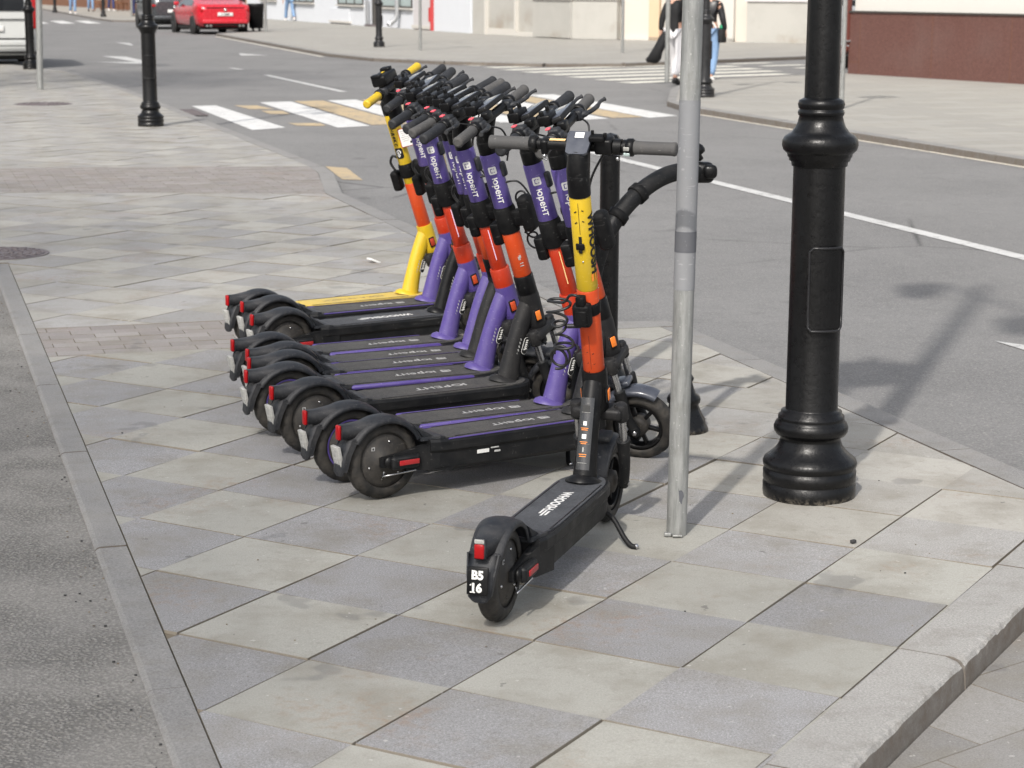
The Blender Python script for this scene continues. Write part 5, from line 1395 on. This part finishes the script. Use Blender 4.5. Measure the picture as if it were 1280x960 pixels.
def car(label, loc, head, paintm, kind='saloon', plate=None, cat='car'):
    """x runs forward from the rear bumper"""
    root = thing('parked_car' if cat == 'car' else 'parked_van', label, cat, (loc[0], loc[1], RZ), R(head))
    if kind == 'van':
        Lc, W, H = 4.9, 1.88, 1.95
        st = [(0, .80, .42, 1.05, 1.80), (.05, .90, .30, 1.08, 1.90), (.5, .94, .24, 1.10, H), (1.8, .94, .22, 1.12, H+.02), (3.4, .94, .22, 1.12, H-.05), (4.0, .93, .22, 1.08, 1.40), (4.7, .88, .25, .95, 1.0), (4.9, .75, .35, .80, .82)]
    elif kind == 'suv':
        Lc, W, H = 4.7, 1.85, 1.62
        st = [(0, .70, .50, .86, 1.02), (.08, .86, .34, .95, 1.20), (.35, .91, .26, 1.00, 1.50), (1.0, .92, .24, 1.00, H), (2.4, .92, .24, .98, H), (3.3, .92, .24, .96, 1.10), (4.3, .88, .26, .82, .90), (4.7, .72, .38, .66, .70)]
    else:
        Lc, W, H = 4.7, 1.85, 1.37
        st = [(0, .72, .46, .80, .84), (.06, .86, .32, .90, .96), (.40, .915, .26, .94, 1.02), (.95, .925, .24, .93, 1.16), (1.7, .925, .24, .92, 1.34), (2.4, .92, .24, .90, H), (3.1, .92, .24, .88, 1.12), (3.5, .91, .24, .84, .92), (4.3, .86, .26, .70, .76), (4.7, .70, .36, .58, .60)]
    rings = []; glass = []
    for x, hw, zb, zs, zt in st:
        cabin = zt-zs; rw = hw*(1-.24*min(1, cabin/.45)) if kind != 'van' else hw*.90
        rings.append([(x, -hw*.82, zb), (x, -hw*.97, zb+.10), (x, -hw, (zb+zs)/2+.05), (x, -hw*.97, zs), (x, -rw, zs+cabin*.85), (x, -rw*.80, zt), (x, rw*.80, zt), (x, rw, zs+cabin*.85), (x, hw*.97, zs), (x, hw, (zb+zs)/2+.05), (x, hw*.97, zb+.10), (x, hw*.82, zb)])
    body = obj('body', MB().loft(rings, paintm), root)
    # side and rear glass following the cabin
    gm = MB()
    for i in range(len(st)-1):
        for s_ in (4, 8):
            k0, k1 = (3, 4) if s_ == 4 else (8, 7)
            x0, x1 = st[i][0], st[i+1][0]
            if st[i][4]-st[i][3] > .14 and st[i+1][4]-st[i+1][3] > .14 and x0 > .3:
                q = []
                for rg, t in ((rings[i], .10), (rings[i+1], .10), (rings[i+1], .86), (rings[i], .86)):
                    a, b = Vector(rg[k0]), Vector(rg[k1]); p = a.lerp(b, t); p.y += .012*(-1 if s_ == 4 else 1); q.append(p)
                gm.add(q if s_ == 4 else q[::-1], [[0, 1, 2, 3]], 'glass_dark')
    if kind == 'van':
        gm.box((.005, 0, 1.47), (.07, 1.34, .66), 'glass_dark', .02).box((-.02, 0, .98), (.03, 1.5, .012), 'rubber').box((-.02, 0, .60), (.04, 1.7, .02), 'rubber')
    elif kind == 'suv': gm.box((.17, 0, 1.22), (.04, 1.30, .36), 'glass_dark', .02, T=Matrix.Rotation(R(0), 4, 'Y'))
    else: gm.add([(.95, -.62, 1.172), (.95, .62, 1.172), (1.62, .56, 1.345), (1.62, -.56, 1.345)], [[0, 1, 2, 3]], 'glass_dark')
    obj('window', gm, root)
    r = .33 if kind != 'van' else .34
    for x in (.95, Lc-.85):
        for y in (-W/2+.12, W/2-.12):
            obj('wheel_arch', MB().lathe([(.0001, -.02), (r+.055, -.02), (r+.055, .02), (.0001, .02)], 'tarmac_dark', 28, axis='y', T=Matrix.Translation((x, (y+(.10 if y > 0 else -.10))*.995, r+.01))), root)
            wheel_obj(root, x, y*1.02, r)
    obj('sill', MB().box((Lc/2, 0, .24), (Lc-.9, W*.9, .14), 'rubber', .02).box((.08, 0, .36), (.10, W*.80, .12), 'rubber', .02), root)
    zl = {'van': .98, 'suv': .88, 'saloon': .80}[kind]
    for s_ in (-1, 1):
        if kind == 'van': obj('tail_lamp', MB().box((.045, s_*.855, 1.10), (.10, .13, .62), 'red_lens', .02), root)
        else: obj('tail_lamp', MB().box((.060, s_*.66, zl), (.09, .36, .09), 'red_lens', .02).box((.055, s_*.42, zl), (.05, .16, .04), 'red_lens', .01), root)
    if kind == 'saloon':
        for s_ in (-1, 1):
            obj('exhaust', MB().tube([(.02, s_*.50, .30), (.16, s_*.50, .30)], .045, 'chrome', 14).tube([(.02, s_*.62, .30), (.16, s_*.62, .30)], .045, 'chrome', 14), root)
        obj('bumper_trim', MB().box((.03, 0, .40), (.06, 1.5, .05), 'rubber', .01).box((.015, 0, .90), (.05, 1.3, .02), 'rubber', .005), root)
    obj('bumper', MB().box((.03, 0, .44 if kind != 'van' else .52), (.12, W*.84, .14), paintm, .03), root)
    zp = .68 if kind != 'van' else .80
    pl = obj('number_plate', MB().box((-.012 if kind != 'van' else -.025, 0, zp), (.03, .52, .112), 'plate_w', .005), root)
    if plate:
        m = MB(); m.text(plate, .10, 'black_print', lambda x, y: (-.029 if kind != 'van' else -.043, -x, zp+y), bold=.002); obj('plate_number', m, pl)
    obj('badge', MB().lathe([(.0001, 0), (.05, 0), (.05, .02), (.0001, .02)], 'chrome', 16, T=Matrix.Translation((-.01, 0, .93 if kind == 'van' else .82)) @ Matrix.Rotation(-math.pi/2, 4, 'Y')), root)
    for s_ in (-1, 1): obj('mirror', MB().box((Lc-1.75 if kind != 'saloon' else 3.0, s_*(W/2+.06), 1.02 if kind != 'van' else 1.25), (.10, .16, .13), paintm, .03), root)
    return root
car('red saloon car parked across the street left of the litter bin', P(68.3, 10.75), 112, 'car_red', 'saloon', '775МР')
car('dark grey car parked right in front of the red one', P(76.5, 10.15), 108, 'car_grey', 'suv', None)
car('white van standing at the left edge behind a lamp post', P(41.6, 1.86), 107, 'car_white', 'van', '21АЕ', 'van')
car('silver car showing only a sliver beside the brown downpipe', (7.0, 41.2), 44, 'car_silver', 'suv', None)
car('small distant red car at the top left beyond the grey one', (-26.3, 148), 103, 'car_red', 'suv', None)
car('distant black car at the very top left near the brown terrace', (-34, 153), 60, 'car_black', 'suv', None)

# litter bin
lb_ = thing('litter_bin', 'black litter bin beside the lamp post on the far pavement', 'bin', (-8.87, 70.15, 0))
bm_ = MB(); bm_.lathe([(.20, .10), (.24, .12), (.27, .80), (.29, .84), (.30, .90), (.27, .90), (.25, .84), (.0001, .80)], 'matte', 24)
obj('bucket', bm_, lb_)
obj('bag_rim', MB().lathe([(.295, .80), (.31, .84), (.31, .92), (.29, .94), (.27, .92)], 'black', 24, wob=lambda i, k, r, h: .012*math.sin(k*2.3)), lb_)
for a in range(4): obj('leg', MB().box((.16*math.cos(a*1.57+.7), .16*math.sin(a*1.57+.7), .06), (.04, .04, .12), 'matte'), lb_)

# cafe chairs at the far left
ch0 = None
for i, (x, y, rz) in enumerate(((-24.9, 122, .2), (-23.9, 123.5, 1.2), (-25.6, 125.5, 2.0), (-23.2, 120.8, -.6))):
    if ch0 is None:
        ch0 = thing('cafe_chair', 'x', 'chair', group='wooden cafe chairs at top left')
        obj('seat', MB().box((0, 0, .46), (.45, .45, .05), 'brown_wood', .01), ch0)
        bk = MB()
        for s_ in (-1, 1): bk.box((-.2, s_*.2, .7), (.04, .04, .5), 'brown_wood')
        for z in (.62, .76, .90): bk.box((-.2, 0, z), (.03, .40, .06), 'coat_tan')
        obj('backrest', bk, ch0)
        for a in (-1, 1):
            for b in (-1, 1): obj('leg', MB().box((a*.19, b*.19, .22), (.04, .04, .44), 'brown_wood'), ch0)
        c = ch0
    else: c = dup(ch0, (0, 0, 0), 0, '')
    c.location = (x, y, 0); c.rotation_euler = (0, 0, rz); c['label'] = 'small brown wooden cafe chair on the terrace far away at top left'

# ------------------------------------------------------------------ people
def skin_body(name, chains, sub=1):
    """grow one surface on a joint skeleton; chains: lists of (x,y,z,radius) sharing joints by position"""
    vs = []; es = []; rad = []; idx = {}
    def vid(p):
        k = tuple(round(c, 4) for c in p[:3])
        if k not in idx: idx[k] = len(vs); vs.append(p[:3]); r = p[3]; rad.append(r if isinstance(r, tuple) else (r, r))
        return idx[k]
    for ch in chains:
        ids = [vid(p) for p in ch]; es += list(zip(ids, ids[1:]))
    me_ = bpy.data.meshes.new('sk'); me_.from_pydata(vs, es, []); o = bpy.data.objects.new('sk', me_); sc.collection.objects.link(o)
    o.modifiers.new('s', 'SKIN'); me_.update()
    if not me_.skin_vertices: 
        bpy.context.view_layer.objects.active = o
        me_.attributes  # skin layer is created with the modifier when added through ops; build it by bmesh instead
        b2 = bmesh.new(); b2.from_mesh(me_); b2.verts.layers.skin.verify(); b2.to_mesh(me_); b2.free()
    for i, sv in enumerate(me_.skin_vertices[0].data): sv.radius = rad[i]; sv.use_root = (i == 0)
    ss = o.modifiers.new('u', 'SUBSURF'); ss.levels = sub; ss.render_levels = sub
    bpy.context.view_layer.update()
    ev = o.evaluated_get(bpy.context.evaluated_depsgraph_get()); nm = bpy.data.meshes.new_from_object(ev); nm.name = name
    bpy.data.objects.remove(o)
    for p in nm.polygons: p.use_smooth = True
    return nm
def person(label, loc, head, cols, step=.22, arm=(.1, -.15), height=1.0, hold=None, group=None):
    """walking figure facing +x; step is half the stride"""
    root = thing('person', label, 'person', (loc[0], loc[1], loc[2] if len(loc) > 2 else 0), R(head), group); root.scale = (height,)*3
    hip = .92; legs = []; shoes = []; trous = []
    for s_, dx in ((1, step), (-1, -step)):
        hx = (0, s_*.09, hip); kn = (dx*.55+.05, s_*.10, .50); an = (dx*1.05-(.03 if dx < 0 else 0), s_*.10, .09+(.05 if dx < 0 else 0)); toe = (an[0]+.15, s_*.11, .035 if dx > 0 else .03)
        legs.append([(0, 0, 1.0, (.13, .10)), (*hx, .095), ((hx[0]+kn[0])/2, s_*.10, .71, .082), (*kn, .058), ((kn[0]+an[0])/2-.01, s_*.10, .30, .056), (*an, .038), (*toe, .032)])
        trous.append([(0, 0, 1.0, (.155, .125)), (*hx, .115), ((hx[0]+kn[0])/2, s_*.10, .71, .100), (*kn, .080), ((kn[0]+an[0])/2, s_*.10, .30, .082), (an[0], s_*.10, an[2]+.02, .078)])
        shoes.append([(an[0]-.05, s_*.105, an[2]-.035, .050), (an[0]+.03, s_*.107, an[2]-.045, .060), (an[0]+.12, s_*.11, max(.035, toe[2]), .056), (an[0]+.19, s_*.112, max(.03, toe[2]-.005), .028)])
    arms = []; sleeves = []; hands = []
    for s_, ax in ((1, arm[0]), (-1, arm[1])):
        sh = (0, s_*.17, 1.43); el = (-.04+ax*.4, s_*.25, 1.15); wr = (ax, s_*.27, .92); pm = (ax+.02, s_*.27, .85)
        arms.append([(0, 0, 1.42, (.11, .09)), (*sh, .058), (*el, .043), (*wr, .030), (*pm, .033)])
        for q in range(5):
            if q < 4: fy = (q-1.5)*.017; L_ = (.055, .065, .062, .048)[q]; arms.append([(*pm, .033), (pm[0]+fy, pm[1], pm[2]-.055, .0105), (pm[0]+fy+.008, pm[1]-s_*.006, pm[2]-.055-L_*.55, .009), (pm[0]+fy+.012, pm[1]-s_*.016, pm[2]-.055-L_, .0075)])
            else: arms.append([(*pm, .033), (pm[0]+.038, pm[1]-s_*.012, pm[2]-.02, .011), (pm[0]+.045, pm[1]-s_*.018, pm[2]-.055, .009)])
        sleeves.append([(0, 0, 1.42, (.150, .125)), (*sh, .078), (*el, .064), (wr[0], wr[1], wr[2]+.02, .050)])
    torso = [(0, 0, 1.0, (.13, .10)), (0, 0, 1.15, (.125, .09)), (0, 0, 1.30, (.14, .10)), (0, 0, 1.42, (.11, .09)), (.01, 0, 1.52, .055), (.02, 0, 1.60, .075), (.025, 0, 1.68, .095), (.02, 0, 1.74, .070)]
    nose = [(.025, 0, 1.68, .095), (.125, 0, 1.655, .014)]
    body = obj('body', skin_body('body', [torso]+legs+arms+[nose], 2), root); body.data.materials.append(M['skin'])
    def cloth(nm, ch, mat, sub=1): o = obj(nm, skin_body(nm, ch, sub), root); o.data.materials.append(M[mat]); return o
    cloth('trousers', trous, cols['trousers'])
    jl = cols.get('hem', .86)
    cloth('jacket', [[(0, 0, jl, (.165, .140)), (0, 0, 1.0, (.160, .135)), (0, 0, 1.15, (.150, .120)), (0, 0, 1.30, (.165, .125)), (0, 0, 1.42, (.150, .125)), (.005, 0, 1.49, .075)]]+sleeves, cols['top'])
    for k, s2 in enumerate(shoes): cloth('shoe', [s2], cols['shoes'])
    cloth('hair', [[(-.035, 0, 1.56, .060), (-.035, 0, 1.64, .090), (-.02, 0, 1.72, .100), (.02, 0, 1.77, .075)]], 'hair')
    e = MB()
    for s_ in (-1, 1): e.add(*_sph(.011, (.108, s_*.033, 1.685), 8), 'black_print', True)
    e.box((.112, 0, 1.615), (.006, .045, .010), 'red_lens'); obj('face', e, root)
    if cols.get('extra'): cols['extra'](root)
    return root
def bagstrap(root):
    obj('bag_strap', MB().tube([(-.12, -.16, 1.0), (-.155, .0, 1.25), (-.10, .14, 1.50), (.08, .12, 1.48), (.15, -.05, 1.2)], .014, 'white', 8), root)
    obj('bag', MB().box((-.02, -.24, .86), (.22, .10, .24), 'cloth_black', .03).box((-.02, -.22, 1.02), (.06, .06, .08), 'green_bit', .02), root)
HD = 62
person('person in black jacket and white trousers walking away by the grey pole', (2.80, 34.9, RZ), HD, dict(trousers='trouser_white', top='cloth_black', shoes='shoe_black', hem=.80), step=.20, arm=(-.05, .08), height=.96)
person('person in black leather jacket and light blue jeans walking away beside the lamp post', (3.42, 35.2, RZ), HD, dict(trousers='denim', top='leather', shoes='shoe_white', hem=.82, extra=bagstrap), step=.16, arm=(.06, .04), height=.96)
gm_ = skin_body('carried_garment', [[(.06, 0, .86, .04), (.04, .0, .76, (.12, .08)), (.0, .0, .62, (.17, .10)), (-.08, .02, .48, (.19, .09)), (-.14, .03, .38, (.15, .06))], [(-.14, .03, .38, (.15, .06)), (-.06, .0, .27, .045)], [(-.14, .03, .38, (.15, .06)), (-.15, .03, .24, .05)], [(-.14, .03, .38, (.15, .06)), (-.28, .06, .29, .045)]], 1)
gm_.materials.append(M['cloth_black']); o = obj('carried_jacket', gm_); o.location = (2.58, 35.0, .02); tag(o, 'black jacket hanging from the hand of the person in white trousers', 'jacket')
person('person in blue jeans and white trainers walking past the white shop wall', (-9.9, 90.2, 0), 115, dict(trousers='denim', top='cloth_black', shoes='shoe_white'), step=.26)
for (x, y), hd_, tr, tp, sh, lab in (((-23.7, 109.5), -70, 'denim', 'wall_white', 'shoe_white', 'person in pale blue jeans walking at top left, leftmost of the far group'), ((-24.6, 118.5), -70, 'denim', 'cloth_black', 'shoe_black', 'person in mid blue jeans in the middle of the far group at top left'),
        ((-24.0, 121.5), -60, 'denim_dark', 'cloth_black', 'shoe_white', 'person in dark blue trousers and white shoes beside the cafe chairs'), ((-18.9, 102.0), 110, 'denim_dark', 'cloth_black', 'shoe_black', 'person in navy trousers standing by the distant thin pole')):
    person(lab, (x, y, 0), hd_, dict(trousers=tr, top=tp, shoes=sh), step=.15)

# ------------------------------------------------------------------ street trees outside the picture whose thin crowns shade the left of the plaza
def street_tree(label, loc, seed, hc, rad, leaves, clumps=90):
    tr = thing('street_tree', label, 'tree', loc, group=None)
    obj('trunk', MB().tube([(0, 0, 0), (.02, 0, .5), (.1, .05, 3.0), (.2, .1, hc-2), (.3, .2, hc+1)], [.26, .20, .17, .13, .05], 'bark', 14), tr)
    for k in range(7):
        a = k*.9+.3; obj('limb', MB().tube([(.12, .06, hc*.5+.5*k), (.9*math.cos(a), .9*math.sin(a), hc*.62+.5*k), (2.4*math.cos(a), 2.4*math.sin(a), hc*.78+.5*k)], [.09, .06, .02], 'bark', 8), tr)
    lr = random.Random(seed); vs = []; fs = []
    for c in range(clumps):
        th, ph = lr.uniform(0, 2*math.pi), math.acos(lr.uniform(-1, 1)); q = lr.random()**.4
        cx, cy, cz_ = rad*q*math.sin(ph)*math.cos(th), rad*q*math.sin(ph)*math.sin(th), hc+rad*.75*q*math.cos(ph)
        for k in range(leaves):
            x, y, z = cx+lr.gauss(0, .55), cy+lr.gauss(0, .55), cz_+lr.gauss(0, .45)
            u1 = Vector((lr.gauss(0, 1), lr.gauss(0, 1), lr.gauss(0, 1))).normalized(); u2 = u1.cross(Vector((lr.gauss(0, 1), lr.gauss(0, 1), lr.gauss(0, 1)))).normalized(); s_ = lr.uniform(.045, .075)
            p = Vector((x, y, z)); o_ = len(vs); vs += [p-u1*s_, p+u2*s_*.5, p+u1*s_, p-u2*s_*.5]; fs.append([o_, o_+1, o_+2, o_+3])
    obj('crown', MB().add(vs, fs, 'leaf'), tr)
street_tree('light leafed street tree standing behind the viewer outside the photograph', (-6.4, -6.6, 0), 3, 11, 3.3, 105)
street_tree('light leafed street tree on the paving left of the viewer outside the photograph', (-8.2, 0.6, 0), 5, 11, 3.4, 90)
street_tree('light leafed street tree far left beside the pale house', (-10.8, 25.0, 0), 9, 11, 3.2, 110)
